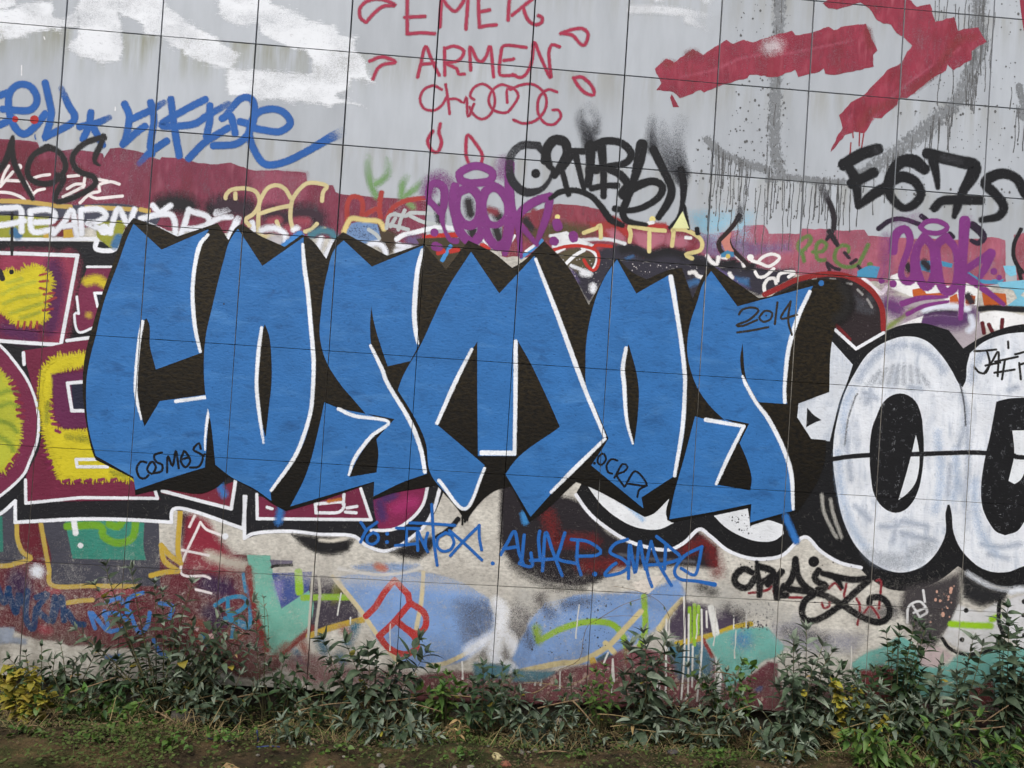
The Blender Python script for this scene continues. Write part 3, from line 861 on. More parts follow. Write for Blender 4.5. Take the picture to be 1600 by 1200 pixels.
T = piece('cream_overspray', 'patchy cream overspray blurring the old shapes above the weeds', 'graffiti', 800, 930)
stroke(T, 'haze', (196, 192, 184), '440,893,8,.3 520,903,12,.7 620,905,14,.6 740,912,20,.7 800,935,22,.5', 14, 14, 'thin', alpha=.8)
stroke(T, 'haze', (190, 188, 182), '815,930 850,945 880,935 | 1120,945 1180,950 1230,965 | 1085,925 1140,930', 14, 18, 'thin', alpha=.7)
stroke(T, 'haze', (70, 66, 68), '840,935 862,962 | 880,945 920,940 | 820,985 830,1010 | 735,950 745,985', 6, 13, 'thin', alpha=.6)
stroke(T, 'haze', (70, 68, 74), '1135,950 1160,965 | 1225,985 1290,1000 | 1340,960 1400,955', 8, 14, 'thin', alpha=.6)
drips(T, 'run', (210, 208, 200), [(905, 945), (1118, 950), (1090, 960), (1047, 965), (610, 975), (1330, 1010), (1150, 985)], 20, 60, 1.5, 77)

# ---- left wild-style piece
T = piece('maroon_yellow_letters', 'maroon block letters flamed with yellow, white outlined on black, behind the blue C', 'graffiti', 100, 600)
fill(T, 'black_ground', (32, 32, 36), '-30,376 190,379 240,380 240,560 400,730 560,740 700,740 690,775 664,824 628,852 600,862 572,852 550,838 500,836 450,832 400,836 383,842 380,826 300,799 271,797 267,817 125,812 24,817 24,784 -30,812', 1)
fill(T, 'letter', (120, 42, 62), '@5 -80,395 482,405 378,950 -80,915', 1)
stroke(T, 'shade', (150, 60, 84), '@5 420,440 400,650 350,880 | 60,440 300,440', 26, 14, 'thin')
stroke(T, 'shade', (86, 40, 78), '@5 330,470 360,600 320,850 | 40,860 200,900', 22, 12, 'thin')
fill(T, 'flame', (206, 192, 44), '@5 -80,560 0,530 30,490 110,500 170,470 250,460 330,540 310,640 290,700 300,790 220,830 110,830 20,760 -80,720', 3.2)
spikes(T, (200, 186, 46), '@5 -80,560 0,530 30,490 110,500 170,470 250,460 330,540 310,640 290,700 300,790 220,830 110,830 20,760 -80,720', 4, 6, 3.6, 3.2, 80)
stroke(T, 'flame_streak', (168, 176, 64), '@5 10,640 90,600 220,560 | 20,700 120,660 250,640 | 60,760 180,720 280,690 | 40,570 140,540 | 130,790 250,750', 2, 4, 'thin', alpha=.7)
stroke(T, 'flame_tooth', (150, 60, 62), '@5 110,850 115,810 | 150,855 155,815 | 190,850 195,812 | 230,850 232,812 | 250,520 290,510 | 250,560 300,555 | 250,600 290,610 | 275,640 340,630 | 280,690 350,660 | 270,740 330,730', 3, 1.5)
stroke(T, 'white_outline', WHITE, '@5 -80,380 485,397 | 485,397 380,955 | 380,955 200,945 0,930 -80,920', 5.5, .8)
stroke(T, 'white_line', WHITE, '@5 -80,292 300,294 600,294', 6, 1)
stroke(T, 'white_loop', WHITE, '@5 610,290 600,355 700,365 745,320', 7, 1)
fill(T, 'letter', (116, 44, 72), '@5 545,480 715,478 585,845 492,872 470,765 505,760 490,650', 1)
stroke(T, 'flame', (200, 180, 48), '@5 545,560 600,545 650,570', 12, 5, 'thin')
stroke(T, 'flame', (190, 160, 60), '@5 555,770,9', 9, 5, 'thin')
stroke(T, 'white_outline', WHITE, '@5 545,468 720,468 | 480,655 492,760 | 492,760 465,765 490,875 590,845', 3.6, .7)
fill(T, 'notch', (36, 38, 52), '@5 600,640 680,635 650,715 610,715', 1)
stroke(T, 'white_outline', WHITE, '@5 690,632 592,632 610,715 650,712', 4, .7, straight=True)
fill(T, 'letter', (116, 44, 72), '-30,535 0,542 25,568 45,598 57,630 60,650 58,685 45,722 30,748 0,774 -30,790', 1)
fill(T, 'flame', (178, 182, 58), '-30,570 2,580 16,600 28,640 32,680 24,710 8,735 -30,745', 3.2)
spikes(T, (186, 184, 54), '-30,570 2,580 16,600 28,640 32,680 24,710 8,735 -30,745', 4, 6, 3.6, 3.2, 81)
stroke(T, 'flame_streak', (128, 150, 54), '@9 0,60 60,40 110,60 | 0,140 70,120 120,160 | 0,230 60,250 110,300 | 0,330 50,360 90,420', 3, 5, 'thin', alpha=.75)
stroke(T, 'flame_tooth', (130, 46, 66), '@9 90,60 125,70 | 100,110 140,120 | 105,160 150,165 | 110,200 150,205 | 80,30 110,25 | 60,0 95,-10 | 105,440 80,470 | 60,500 40,530', 4, 1.5)
stroke(T, 'white_outline', WHITE, '-30,526 0,540 25,568 46,600 59,640 59,684 46,722 34,745 0,775 -30,790', 4, .8)
fill(T, 'letter', (112, 40, 64), '37,548 60,545 140,528 150,560 250,780 42,784 40,752 62,700 66,650 50,600', 1)
fill(T, 'flame', (204, 190, 42), '@p 240,510 400,490 400,540 260,570 235,640 220,720 250,830 400,840 460,920 600,1040 580,1055 270,1055 235,980 200,850 175,650 190,560', 3.2)
spikes(T, (200, 186, 44), '@p 240,510 400,490 400,540 260,570 235,640 220,720 250,830 400,840 460,920 600,1040 580,1055 270,1055 235,980 200,850 175,650 190,560', 4, 6, 3.6, 3.2, 82)
stroke(T, 'flame_tooth', (128, 44, 78), '@9 310,130 345,140 | 310,170 350,180 | 320,210 360,220 | 330,250 370,255 | 350,290 375,300 | 300,440 270,445 | 320,480 290,490 | 330,520 300,530 | 400,610 430,600 | 470,610 500,600 | 540,605 570,598 | 620,600 650,594 | 700,600 725,592', 4, 1.5)
fill(T, 'hollow', (98, 40, 76), '@9 325,-60 540,-80 560,270 400,280 345,220', 3)
stroke(T, 'olive_shade', (150, 150, 52), '@9 420,330 560,350 | 300,120 290,240 | 700,550 790,575', 4, 6, 'thin', alpha=.6)
fill(T, 'notch', (38, 40, 58), '@p 320,630 375,620 375,745 330,745', 1)
stroke(T, 'white_outline', WHITE, '@p 385,618 302,625 322,748 385,748', 5, .8, straight=True)
stroke(T, 'white_outline', WHITE, '@p 430,965 340,965 345,998 480,998', 4.5, .8, straight=True)
stroke(T, 'white_outline', WHITE, '@p 300,435 400,422 | 105,490 108,540', 5, .8)
stroke(T, 'white_outline', WHITE, '@9 160,600 162,745 500,710 985,715 970,665', 4.5, .8, straight=True)
fill(T, 'letter', (116, 42, 58), '@9 1005,650 1200,660 1380,640 1480,605 1448,775 1190,720 1010,680', 1)
stroke(T, 'white_outline', WHITE, '@9 1015,668 1190,715 1445,780 1472,605', 5, .8, straight=True)
fill(T, 'letter', (112, 40, 66), '@10 8,700 180,740 650,640 715,845 8,842', 1)
stroke(T, 'white_outline', WHITE, '@10 5,690 8,842 720,848 655,655', 4.5, .8, straight=True)
stroke(T, 'white_mark', WHITE, '@10 370,740 375,800 | 375,750 540,740 520,800 375,805 | 550,690 545,750 | 570,775 630,765 | 560,800 625,805 | 70,770 100,780', 4.5, .8)
stroke(T, 'orange_mark', (180, 110, 50), '@10 450,735 530,720', 4, 2, 'thin')
fill(T, 'letter', (124, 38, 76), '@10 735,720 1075,625 1040,750 960,850 860,905 770,910 745,820', 1)
stroke(T, 'shade', (74, 44, 92), '@10 770,740 790,830 | 800,720 860,700', 12, 7, 'thin')
stroke(T, 'shade', (150, 46, 96), '@10 880,780 980,740', 16, 9, 'thin')
stroke(T, 'white_outline', WHITE, '@10 1075,630 1040,760 950,860 850,910 720,915', 4.5, .8)
stroke(T, 'white_rim', (232, 234, 240), '-30,810 0,803 24,783 | 24,783 24,816 | 24,816 125,811 200,812 268,816 | 268,816 271,796 300,798 380,826 | 380,826 384,776 | 382,776 382,841 | 382,841 400,833 450,830 500,835 550,837 572,852 600,861 626,852 662,823 678,795 687,764', 5, 1)
stroke(T, 'blue_smear', (58, 112, 176), '@10 160,760 140,860 | @9 1370,630 1400,690', 9, 5, 'thin')
stroke(T, 'black_smudge', (40, 40, 44), '@5 0,500 15,540', 8, 1)
stroke(T, 'dot', BLACK, '@5 72,500,7', 7, .6)
T = piece('black_underspray', 'soft black spray shadow under the white rim, above cream roughcast', 'graffiti', 560, 870)
fill(T, 'shadow', (34, 33, 35), '@n 1080,275 1250,290 1560,320 1520,400 1400,430 1260,410 1160,350', 6, 'thin')
fill(T, 'shadow', (36, 35, 37), '@l 430,450 620,360 660,340 850,300 860,360 790,450 700,510 560,490', 7, 'thin')
stroke(T, 'brace', BLACK, '@l 880,300 980,240 1080,130', 7, 1.2)
stroke(T, 'smudge', (200, 194, 182), '@10 400,975 480,980 560,965', 3, 3, 'thin')

# ---- upper wall
T = piece('white_roller_patches', 'big white roller letters fading off high on the grey panels', 'graffiti', 250, 70)
for q in ('@1 -60,80 30,65 100,45 170,20 320,15 335,110 430,105 480,50 495,170 300,190 220,200 80,240 -60,270',
          '@1 -60,-30 95,-30 95,20 60,50 -60,60',
          '@1 495,-60 745,-60 745,90 765,200 765,350 735,385 560,375 480,340 410,300 440,262 490,240 490,150',
          '@1 730,-60 970,-60 1060,55 1180,150 1350,235 1400,285 1490,340 1470,400 1420,430 1200,360 1080,280 1000,225 900,212 890,160 830,112 750,90',
          '@1 1375,-60 1700,-60 1690,120 1600,140 1500,155 1430,140 1370,80',
          '@1 1430,425 1600,440 @2 60,440 230,455 340,470 358,420 350,370 300,310 200,290 110,250 30,200 8,100 20,10 110,30 200,60 300,105 380,145 490,165 520,215 630,240 615,310 690,395 690,470 740,515 600,485 575,560 480,605 670,660 560,640 460,655 350,640 200,632 -10,612 @1 1440,595 1418,510'):
    fill(T, 'patch', (228, 231, 235), q, 7, 'brush', jag=1.5, seg=6)
stroke(T, 'dribble', (230, 230, 232), '@1 135,410 135,470 | 720,670 720,690 | 275,230 280,245', 1.6, .5)
T = piece('faint_white_arc', 'faint white brushed arc on clean grey panel right of the names', 'graffiti', 1050, 20)
stroke(T, 'arc', (226, 229, 233), '@3 750,60 900,60 1060,75 1240,105,8,.2 | 1100,120 1240,190,6,.1 | 1210,-40 1230,20,8,.4 | 915,-10 935,2,4,.9', 12, 4, 'thin', alpha=.75)

T = piece('maroon_roller_band', 'maroon roller band across the grey panels below the blue script', 'graffiti', 250, 300)
fill(T, 'band', (124, 54, 74), '@1 -60,870 150,880 232,892 250,932 380,945 450,935 640,960 650,992 690,930 750,925 900,960 1000,1002 1012,984 1140,990 1240,1022 1320,1030 1440,1018 1560,1062 @2 0,1070 130,1065 310,1082 320,1150 480,1160 495,1200 @6 520,14 700,30 900,42 1060,60 1060,330 560,300 0,262 @0 0,350 -30,350', 1.2, 'roller', jag=.8, seg=9)
fill(T, 'second_coat', (110, 42, 56), '@1 -60,880 150,890 235,900 240,1000 440,1000 600,1100 480,1200 -60,1200', 3, 'thin', alpha=.8)
fill(T, 'pale_coat', (156, 86, 106), '@a 420,80 700,60 1110,90 1100,420 930,520 560,520 430,420', 8, 'thin', alpha=.55)
T = piece('maroon_roller_stub', 'short maroon roller stub between the purple and black tags', 'graffiti', 900, 350)
fill(T, 'band', (134, 58, 72), '@7 -60,160 60,140 180,110 290,76 430,90 565,112 650,160 720,200 1000,215 1200,260 1260,400 640,430 -60,400', 1.5, 'roller', jag=1.2, seg=7)
fill(T, 'red_patch', (150, 58, 54), '@7 470,190 560,190 640,150 690,190 730,270 640,290 540,260', 4, 'thin')
fill(T, 'olive_shade', (84, 72, 48), '@7 60,220 300,190 480,210 520,270 300,290 80,300', 8, 'thin', alpha=.9)
T = piece('dusty_rose_band', 'dusty rose roller band right of the blue letters under the dripping grey', 'graffiti', 1330, 390)
fill(T, 'band', (160, 88, 106), '@7 1180,270 1440,235 1450,210 1575,208 1600,245 @8 0,262 205,262 215,232 400,236 470,245 600,238 625,275 790,290 900,292 1100,300 1210,300 1400,284 1480,304 1485,560 1300,600 700,560 0,500 @7 1300,470 1180,420', 1.2, 'roller', jag=1, seg=8)
fill(T, 'band', (150, 80, 92), '@8 1540,270 1700,240 1700,560 1560,560', 1.5, 'roller', jag=1, seg=8)
fill(T, 'violet_coat', (116, 92, 130), '@j 420,240 600,190 700,320 900,240 1180,330 1560,310 1580,420 1200,460 1000,520 700,560 480,460', 8, 'thin', alpha=.8)
fill(T, 'sky_spray', (140, 196, 220), '@j 330,-40 560,-60 860,-60 820,100 680,200 640,330 600,200 450,210 390,140 | 900,-40 1100,-40 1000,130 1050,260 930,260 880,140', 14, 'thin', alpha=.62)

T = piece('red_script_names', 'thin red spray capitals reading EMEK ARMEN CHOOOG with drops around', 'graffiti', 760, 100)
RED = (160, 44, 72)
for q in ('@2 945,-50 945,210 | 945,212 1030,205 1115,210 | 930,108 1055,102', '@2 1150,168 1155,60 1165,-60 | 1165,-10 1200,40 1245,70 1290,20 1325,-40 1320,60 1312,182', '@2 1388,-60 1392,80 1397,168 | 1397,170 1450,160 1500,155 | 1397,75 1460,62',
          '@2 1590,-70 1580,40 1575,125 | @3 130,-10 70,40 0,95 | 70,45 85,95 110,135 150,155 185,140 188,110 165,98'):
    stroke(T, 'letter', RED, q, 4.8, 1.7)
for q in ('@2 1010,482 1030,400 1060,290 1100,380 1145,470 | 1030,402 1120,395', '@2 1180,470 1178,300 | 1178,305 1240,288 1300,320 1265,378 1190,395 1255,430 1265,462 1302,463', '@2 1342,437 1338,293 1380,370 1410,385 1440,350 1465,290 1485,480',
          '@3 88,297 0,285 @2 1545,288 1530,340 1520,450 1540,472 @3 20,470 | @2 1550,378 1600,372 @3 10,368', '@3 5,465 50,485 90,460 125,380 138,265 180,360 240,485 235,400 230,330 250,280 297,292'):
    stroke(T, 'letter', RED, q, 4.6, 1.4)
for q in ('@2 1160,560 1110,535 1050,560 1025,620 1050,678 1110,690 1160,660 1195,600', '@2 1185,528 1200,620 1210,710 | 1190,622 1250,618 1300,642 1316,605 1325,728 1362,650', '@2 1362,622 1338,600 1360,550 1420,525 1480,570 1492,650 1460,720 1410,745 1360,715 1335,670',
          '@2 1600,548 1530,530 1470,575 1455,640 1490,690 1560,705 @3 0,670 40,600 10,555 -30,560 -30,640', '@3 -10,560 60,530 140,530 205,590 212,670 160,745 80,772 10,750', '@3 280,575 225,560 170,610 162,700 200,765 260,778 305,730 290,688 255,688'):
    stroke(T, 'letter', (156, 44, 72), q, 3.8, 1.3)
for q in ('@2 685,138 652,110 650,50 700,5 780,-5 870,32 800,38 740,80 690,138', '@2 712,382 790,355 872,388 800,402 760,430 730,495', '@2 1152,775 1143,830 1160,890 1135,950 1100,940 1072,880 1105,820', '@2 1330,1025 1312,960 1322,845 1385,915 1414,970 1408,1030',
          '@3 305,210 370,186 440,178 476,215 455,280 425,272 380,222 312,208', '@3 385,488 440,483 500,540 512,592 460,582 410,532 387,490'):
    stroke(T, 'drop', RED, q, 4.6, 1.7)

T = piece('grey_dripping_ring', 'washed out grey sprayed ring dripping in long runs down the pale panels', 'graffiti', 1350, 170)
GREY = (128, 131, 134)
gb = ['@4 70,-60 70,60 60,300 50,560 40,780 45,960 80,1080', '@4 -10,1125 130,1110 300,1130 480,1140', '@4 1330,-60 1310,120 1330,280 1260,450 1200,610 1060,740 900,880 730,1000 560,1120', '@3 1215,870 1290,945 1400,1000 1500,1035 1600,1060', '@4 1570,540 1600,660 1640,740']
stroke(T, 'band', GREY, gb[0], 26, 14, 'speck', alpha=.86)
stroke(T, 'band', GREY, gb[1], 13, 11, 'speck', alpha=.9)
stroke(T, 'band', GREY, gb[2], 34, 20, 'speck', alpha=.84)
stroke(T, 'band', GREY, gb[3], 16, 12, 'speck', alpha=.9)
stroke(T, 'band', GREY, gb[4], 14, 7, 'speck', alpha=.9)
dr = random.Random(5)
st = []
for gq, n in ((gb[0], 12), (gb[1], 26), (gb[2], 46), (gb[3], 24), (gb[4], 6)):
    P = spline(parse(gq)[0])
    for _ in range(n):
        p = P[dr.randrange(len(P))]
        st.append((p[0] + dr.uniform(-12, 12), max(-8, p[1] + dr.uniform(-6, 8))))
drips(T, 'run', (92, 92, 92), st, 12, 74, 1.1, 8, alpha=.9)
drips(T, 'run', (84, 84, 84), [(x + dr.uniform(-4, 4), 285 + dr.uniform(0, 14)) for x in range(1108, 1345, 9)], 30, 110, 1.0, 9, alpha=.9)
drips(T, 'run', (96, 96, 96), [(x + dr.uniform(-3, 3), dr.uniform(-6, 20)) for x in range(1460, 1560, 8)], 60, 170, 1.1, 10, alpha=.9)
specks(T, 'speck', (96, 96, 96), scatter('1150,0 1240,0 1230,280 1130,280 1150,120', 170, 11) + scatter('1440,0 1600,0 1590,330 1420,330 1380,260', 260, 12) + scatter('1080,215 1320,260 1320,350 1090,350', 140, 13), .4, 1.9)

T = piece('maroon_arrow', 'large maroon brushed arrow pointing right across the pale upper panels', 'graffiti', 1280, 100)
ARW = (142, 50, 68)
fill(T, 'shaft', ARW, '@3 895,430 965,368 1012,392 1130,308 1195,346 1250,308 1340,250 1382,276 1445,250 1500,266 1600,236 @4 20,228 150,193 172,222 275,205 378,168 412,190 480,165 612,150 640,220 682,315 655,342 658,415 530,446 420,466 360,460 350,425 320,447 190,480 170,433 60,480 -10,478 @3 1580,470 1482,465 1470,487 1340,520 1200,577 1180,560 1050,612 1008,573 905,562 935,520 918,480', .8, 'roller', jag=1.0, seg=6)
fill(T, 'head', ARW, '@4 345,20 400,-20 600,-40 850,-30 930,45 1012,28 1045,138 1162,108 1186,196 1230,180 1312,173 1364,260 1270,320 1272,370 1160,437 1122,400 1110,440 1010,500 872,612 815,612 805,655 710,737 660,735 600,832 540,822 480,842 392,950 440,840 468,800 446,720 520,640 600,596 640,550 700,492 745,440 835,393 870,325 905,285 850,232 805,205 770,152 722,146 680,122 632,50 580,14 430,57 378,50', .8, 'roller', jag=1.0, seg=6)
stroke(T, 'dry_streak', (176, 92, 110), '@3 1060,480 1250,440 1420,370 1550,340 | @4 640,760 800,580 1000,430 1200,300 | 500,760 520,720 | 100,340 300,300 500,260', 2, 3, 'thin', alpha=.4)
stroke(T, 'dark_edge', (126, 52, 52), '@4 900,560 1050,440 1180,260 1300,230 | 580,790 640,700 780,640 | @3 960,400 1000,400 | 1100,340 1140,330 | @4 620,190 640,290', 7, 7, 'thin', alpha=.6)
stroke(T, 'pale_spray', (206, 196, 200), '@4 0,300 60,280', 6, 16, 'thin', alpha=.75)
fill(T, 'stray', ARW, '@3 998,590 1042,668 1008,668 990,610 | @4 1572,-40 1660,-40 1660,230 1600,190 1588,110', .8)
stroke(T, 'drip', (142, 56, 60), '@4 572,828 570,910 | 600,828 585,920 577,1000 | 518,892 512,960 488,1040 | 530,830 532,860', 1.8, .5)

T = piece('blue_script_tag', 'blue sprayed script tag sweeping to a long tail above the maroon band', 'graffiti', 240, 200)
BL = (38, 92, 164)
for q in ('@1 -40,610 60,575 | 20,682 180,690 232,625 195,545 120,528 62,580 55,680 90,790 150,838 220,790 282,712 | -40,800 80,742', '@1 283,520 305,620 320,720 285,855 | 285,855 440,775 466,722 430,660 385,555,9,.5',
          '@1 568,705 560,775 | 500,792 600,770 682,735,8,.6 | 560,780 520,868 | 575,780 640,905', '@1 780,652 808,730 790,850 770,900 | 770,902 850,830 905,790 | 820,745 940,690 1022,642,9,.6', '@1 942,642 962,750 940,900 948,960 | 870,1022,8,.5 940,950 1040,882',
          '@1 1068,622 1090,800 1120,972 | 1282,622 1150,690 1010,782 1200,778 1300,720 1425,650,9,.6', '@1 1312,662 1310,760 1290,852 | 1422,802 1280,890 1180,990', '@1 1390,740 1440,722 1470,832 | 1500,760 1560,775 | 1410,720,10,.7 1500,620 1570,618 1592,700 1560,820 1480,898 1335,910',
          '@2 -20,800 60,815 150,822 215,770 170,700 80,682 -5,720 -42,830 -10,940 60,1027 180,1012 320,945 440,875,13,.9 530,828,16,.1'):
    stroke(T, 'letter', BL, q, 10.5, 1.6)
drips(T, 'drip', BL, [(68.5, 215), (72.5, 215), (55, 210)], 4, 8, 1.2, 4)
stroke(T, 'red_dot', (168, 44, 42), '@1 95,745,9 | 215,748,13', 9, .8)

T = piece('white_thin_tag', 'thin white brush tag crossing maroon under the black letters', 'graffiti', 80, 290)
for q in ('@h 15,680 60,560 110,475', '@h 5,730 160,550 | 80,655 250,662 | -60,800 120,812 260,862 322,915', '@h 240,485,9', '@h 400,632 500,600 620,582 | 700,580 740,575', '@h 850,605 985,592 | 840,760 950,702 1060,715 930,790 790,860 | 1062,620 1040,740',
          '@h 1000,935 1130,820 1250,790 1235,715 1380,672 1490,702 | 1130,850 1200,880 1380,865 1530,850 | 1220,640 1340,665', '@h 320,670 410,850 395,1000 | 420,822 470,780 555,762'):
    stroke(T, 'letter', (233, 226, 224), q, 4.4, .6)
T = piece('ochre_band_line', 'ochre painted line with slate and olive patches behind white lettering', 'graffiti', 110, 330)
fill(T, 'slate', (70, 72, 86), '@5 -80,70 400,85 900,110 1000,160 960,230 -80,150', 2)
fill(T, 'olive', (146, 148, 54), '@5 -80,150 300,160 300,280 -80,280 | 600,190 790,180 760,260 700,350 610,280', 2.5)
fill(T, 'maroon_patch', (108, 42, 50), '@5 440,120 520,150 470,280 320,280 330,230', 3)
fill(T, 'ochre_patch', (196, 160, 60), '@5 400,240 450,235 460,280 400,285 | 275,240 300,240 300,285 275,285', 1.5)
stroke(T, 'blue_patch', (66, 110, 150), '@5 90,250 110,270 | 740,290 720,330', 12, 4)
stroke(T, 'line', (192, 162, 88), '@h -80,912 200,918 400,932 600,958 700,972 880,985 | 1080,992 1300,1000 1700,1020 | @5 880,110 930,120', 6.5, 1.2)
T = piece('black_aos_tag', 'soft black letters A O S sprayed over the maroon band', 'graffiti', 80, 260)
for q in ('@h 158,110,4 150,180,10 120,290,11 60,430,10 -60,600,8 | 145,260,10 180,440,9 280,650,8 410,885,6', '@h 590,245,11 430,330 350,480 360,610 480,690 640,690,9 760,605,8 822,480 775,345 680,265 590,245,11',
          '@h 720,590 800,620 760,720 690,860 720,920 880,885 1080,790 1190,700 1165,610 1010,555 925,470 915,340 1040,205 1190,140 1300,120 | 1290,105 1250,230 1195,340 1190,430,6 1245,468,3'):
    stroke(T, 'letter', (36, 35, 36), q, 8.5, 1.8)
stroke(T, 'post', (36, 35, 36), '@5 75,85 75,390', 4, .9)

T = piece('white_soft_lettering', 'soft white sprayed word with accents along the top of the black bar', 'graffiti', 180, 345)
stroke(T, 'black_cloud', (38, 36, 40), '@5 1020,80 1100,70 1180,90 | 1340,110 1440,90 1540,110', 26, 12, 'thin')
for q in ('@5 -60,105 60,100 130,110 135,245 | -60,215 60,200 150,180', '@5 190,120 205,245 330,235 | 195,118 290,110 340,130 330,180 220,190', '@5 335,260 400,190 450,115 480,270 | 385,215 470,205', '@5 505,118 510,260 | 510,112 620,108 662,150 600,190 545,195 690,255',
          '@5 690,240 740,105 800,200 840,110 | 650,235,16', '@5 955,85 1000,125 1065,85 | 880,168 1000,140 1080,152 1090,270 1000,240 930,208', '@5 1180,112 1155,200 1130,272 | 1182,118 1290,150 1305,195 1240,225 1150,232', '@5 1350,135 1430,112 | 1310,195 1380,160 1445,155 | 1430,295 1495,165', '@a -10,560 110,530 | 250,640 130,920 | 430,700 450,790'):
    stroke(T, 'letter', (228, 231, 238), q, 8, 2.2)

T = piece('cream_rec_letters', 'cream spray letters ending in a dot, over dark smudges on maroon', 'graffiti', 430, 320)
stroke(T, 'dark_smudge', (58, 42, 52), '@a 650,600 800,620 860,700 | 980,590 1150,580 1260,640 1240,720 | 20,470 150,470 350,560', 20, 12, 'thin')
stroke(T, 'pink_smudge', (150, 70, 84), '@a 660,690 760,670 | 1000,680 1120,690 | 860,770 920,780', 9, 6, 'thin')
CRM = (208, 194, 146)
for q in ('@a 100,395 110,350 180,290 340,275 470,310 520,400 518,480 450,590 350,665 400,740 | 222,340 222,400', '@a 510,830 510,650 520,480 560,370 630,270 740,235 840,280 910,390 | 545,585 720,530 910,490', '@a 940,780 910,650 920,480 960,370 1060,250 1150,205 1280,215 1370,250 1320,320 1305,430 | 1095,815 1170,790 1240,720', '@a 1330,795,10', '@a 520,850 600,880 690,860 | 740,690 770,770'):
    stroke(T, 'letter', CRM, q, 6, .9)
T = piece('white_blue_orbs', 'white and sky blue soft orbs wedged between the dark letter spikes', 'graffiti', 450, 372)
stroke(T, 'white_glow', (230, 233, 240), '@a 550,800 650,770 740,780 | 760,790 840,850 830,930 | 960,790 990,780 | 1290,900 1260,1020 | 1450,930 1350,1130', 8, 4)
stroke(T, 'pale_core', (190, 186, 190), '@a 700,910 760,930', 14, 7, 'thin')
stroke(T, 'blue_stroke', (66, 130, 196), '@a 1020,860 940,930 840,1000', 12, 3)
stroke(T, 'teal_arc', (76, 124, 140), '@a 1170,860 1290,800 1400,820 1470,880', 9, 4, 'thin')
T = piece('faded_green_tag', 'faded soft green spray scribble on clean grey above the red loops', 'graffiti', 610, 280)
for q in ('@b 290,-120,8,.3 280,20,9,.6 310,200 360,330 400,380 | 360,230 470,160 530,60,9,.6 520,-80,8,.3', '@b 760,130,8,.3 710,230 700,370 | 720,390 840,300 960,190,8,.4 | 700,380 760,420 840,510'):
    stroke(T, 'letter', (118, 158, 98), q, 7, 5, 'thin', alpha=.8)
T = piece('brick_red_loops', 'brick red loop letters on the pale end of the maroon band', 'graffiti', 590, 330)
for q in ('@b 20,680 20,480 80,380 190,400 215,500 205,600', '@b 250,600 400,530 440,640 | 450,330 430,430 420,560', '@b 520,640 590,520 720,440 850,410 1000,395'):
    stroke(T, 'letter', (164, 62, 56), q, 7, 1.6)
T = piece('yellow_rimmed_trapezoid', 'blue trapezoid with pale yellow speckled rim above the third letter', 'graffiti', 585, 360)
fill(T, 'brown_shade', (70, 58, 46), '@b 380,700 560,780 680,860 560,1080 500,1120 400,960', 8, 'thin')
fill(T, 'fill', (112, 142, 184), '@b 80,720 230,690 390,730 430,900 400,970 260,960 0,830', 2)
stroke(T, 'rim', (216, 196, 132), '@b -20,820 20,720 80,650 230,670 420,690 480,780', 7, 2)
specks(T, 'speck', (70, 84, 110), scatter('@b 80,730 380,740 420,900 250,920 30,830', 120, 14), .3, .9)
T = piece('pale_grey_tag', 'small pale grey painted letters beside the purple tag', 'graffiti', 640, 345)
for q in ('@b 510,770 540,630 620,590 | 620,650 560,750', '@b 740,550 690,660 660,790', '@b 620,600 760,620 810,580 1090,590 | 810,620 960,690 1150,725', '@b 560,730 780,790 | 290,790 380,850 420,900'):
    stroke(T, 'letter', (182, 188, 188), q, 5.5, .8)
T = piece('white_flame_swoosh', 'white and red swoosh curling from behind the purple tag', 'graffiti', 660, 375)
stroke(T, 'swoosh', (232, 234, 238), '@b 640,910 720,860 850,830 1050,780 1200,760 1390,785', 7, 1.6)
stroke(T, 'swoosh', (228, 230, 238), '@b 300,980 400,960 480,1020 500,1090 | 660,980 720,1000 800,990 | 640,1060 720,1040', 7, 3)
stroke(T, 'violet_shadow', (110, 90, 130), '@b 800,920 900,930', 9, 7, 'thin')
stroke(T, 'red', (184, 50, 42), '@b 1000,890 1200,870 1400,855', 8, 1.2)

# ---- crowded strip behind the spikes of the blue letters
T = piece('crowded_old_strip', 'crowded strip of old smeared colours peeking out above the blue letters', 'graffiti', 1080, 420)
fill(T, 'dark_smear', (52, 50, 60), '@i 350,480 700,440 960,340 1200,330 1500,420 @j 0,380 250,420 520,480 700,520 1000,560 1240,640 1600,640 1600,760 1240,950 1160,980 700,760 520,680 340,1050 100,640 @i 1240,920 1000,560 700,980 640,1080 400,640', 5, 'spray')
fill(T, 'brown_smear', (70, 60, 46), '652,374 700,372 738,374 736,384 700,428 690,426 660,388', 2)
fill(T, 'olive_smear', (84, 76, 56), '@i 220,450 420,380 640,420 760,500 640,660 450,700', 5, 'thin')
fill(T, 'brown_smear', (70, 62, 44), '@b 980,920 1200,900 1420,910 1400,1060 1200,1200 1000,1100', 4, 'thin')
fill(T, 'violet_smear', (92, 80, 120), '@i 380,640 430,630 520,800 490,830 | @j 640,620 900,760 1050,880 900,850 700,720', 5, 'thin')
fill(T, 'blue_smear', (62, 104, 150), '@j 270,800 440,740 430,820 300,870 | 850,740 1040,760 1040,860 900,800 | @i 1090,510 1210,440 1220,480 1120,530', 4, 'thin')
fill(T, 'pink_smear', (172, 104, 120), '@i 860,160 960,140 1100,220 1090,300 920,260 | 1180,180 1600,200 1600,300 1380,420 1260,360 | @j 0,200 240,240 300,330 200,380 0,370', 5, 'thin')
stroke(T, 'black_smear', (34, 33, 36), '@i 1060,400 1200,400 1400,470 @j 0,420 150,440 250,480 | 380,560 520,600 | 730,580 860,560 | 1010,620 1090,600', 12, 6, 'thin')
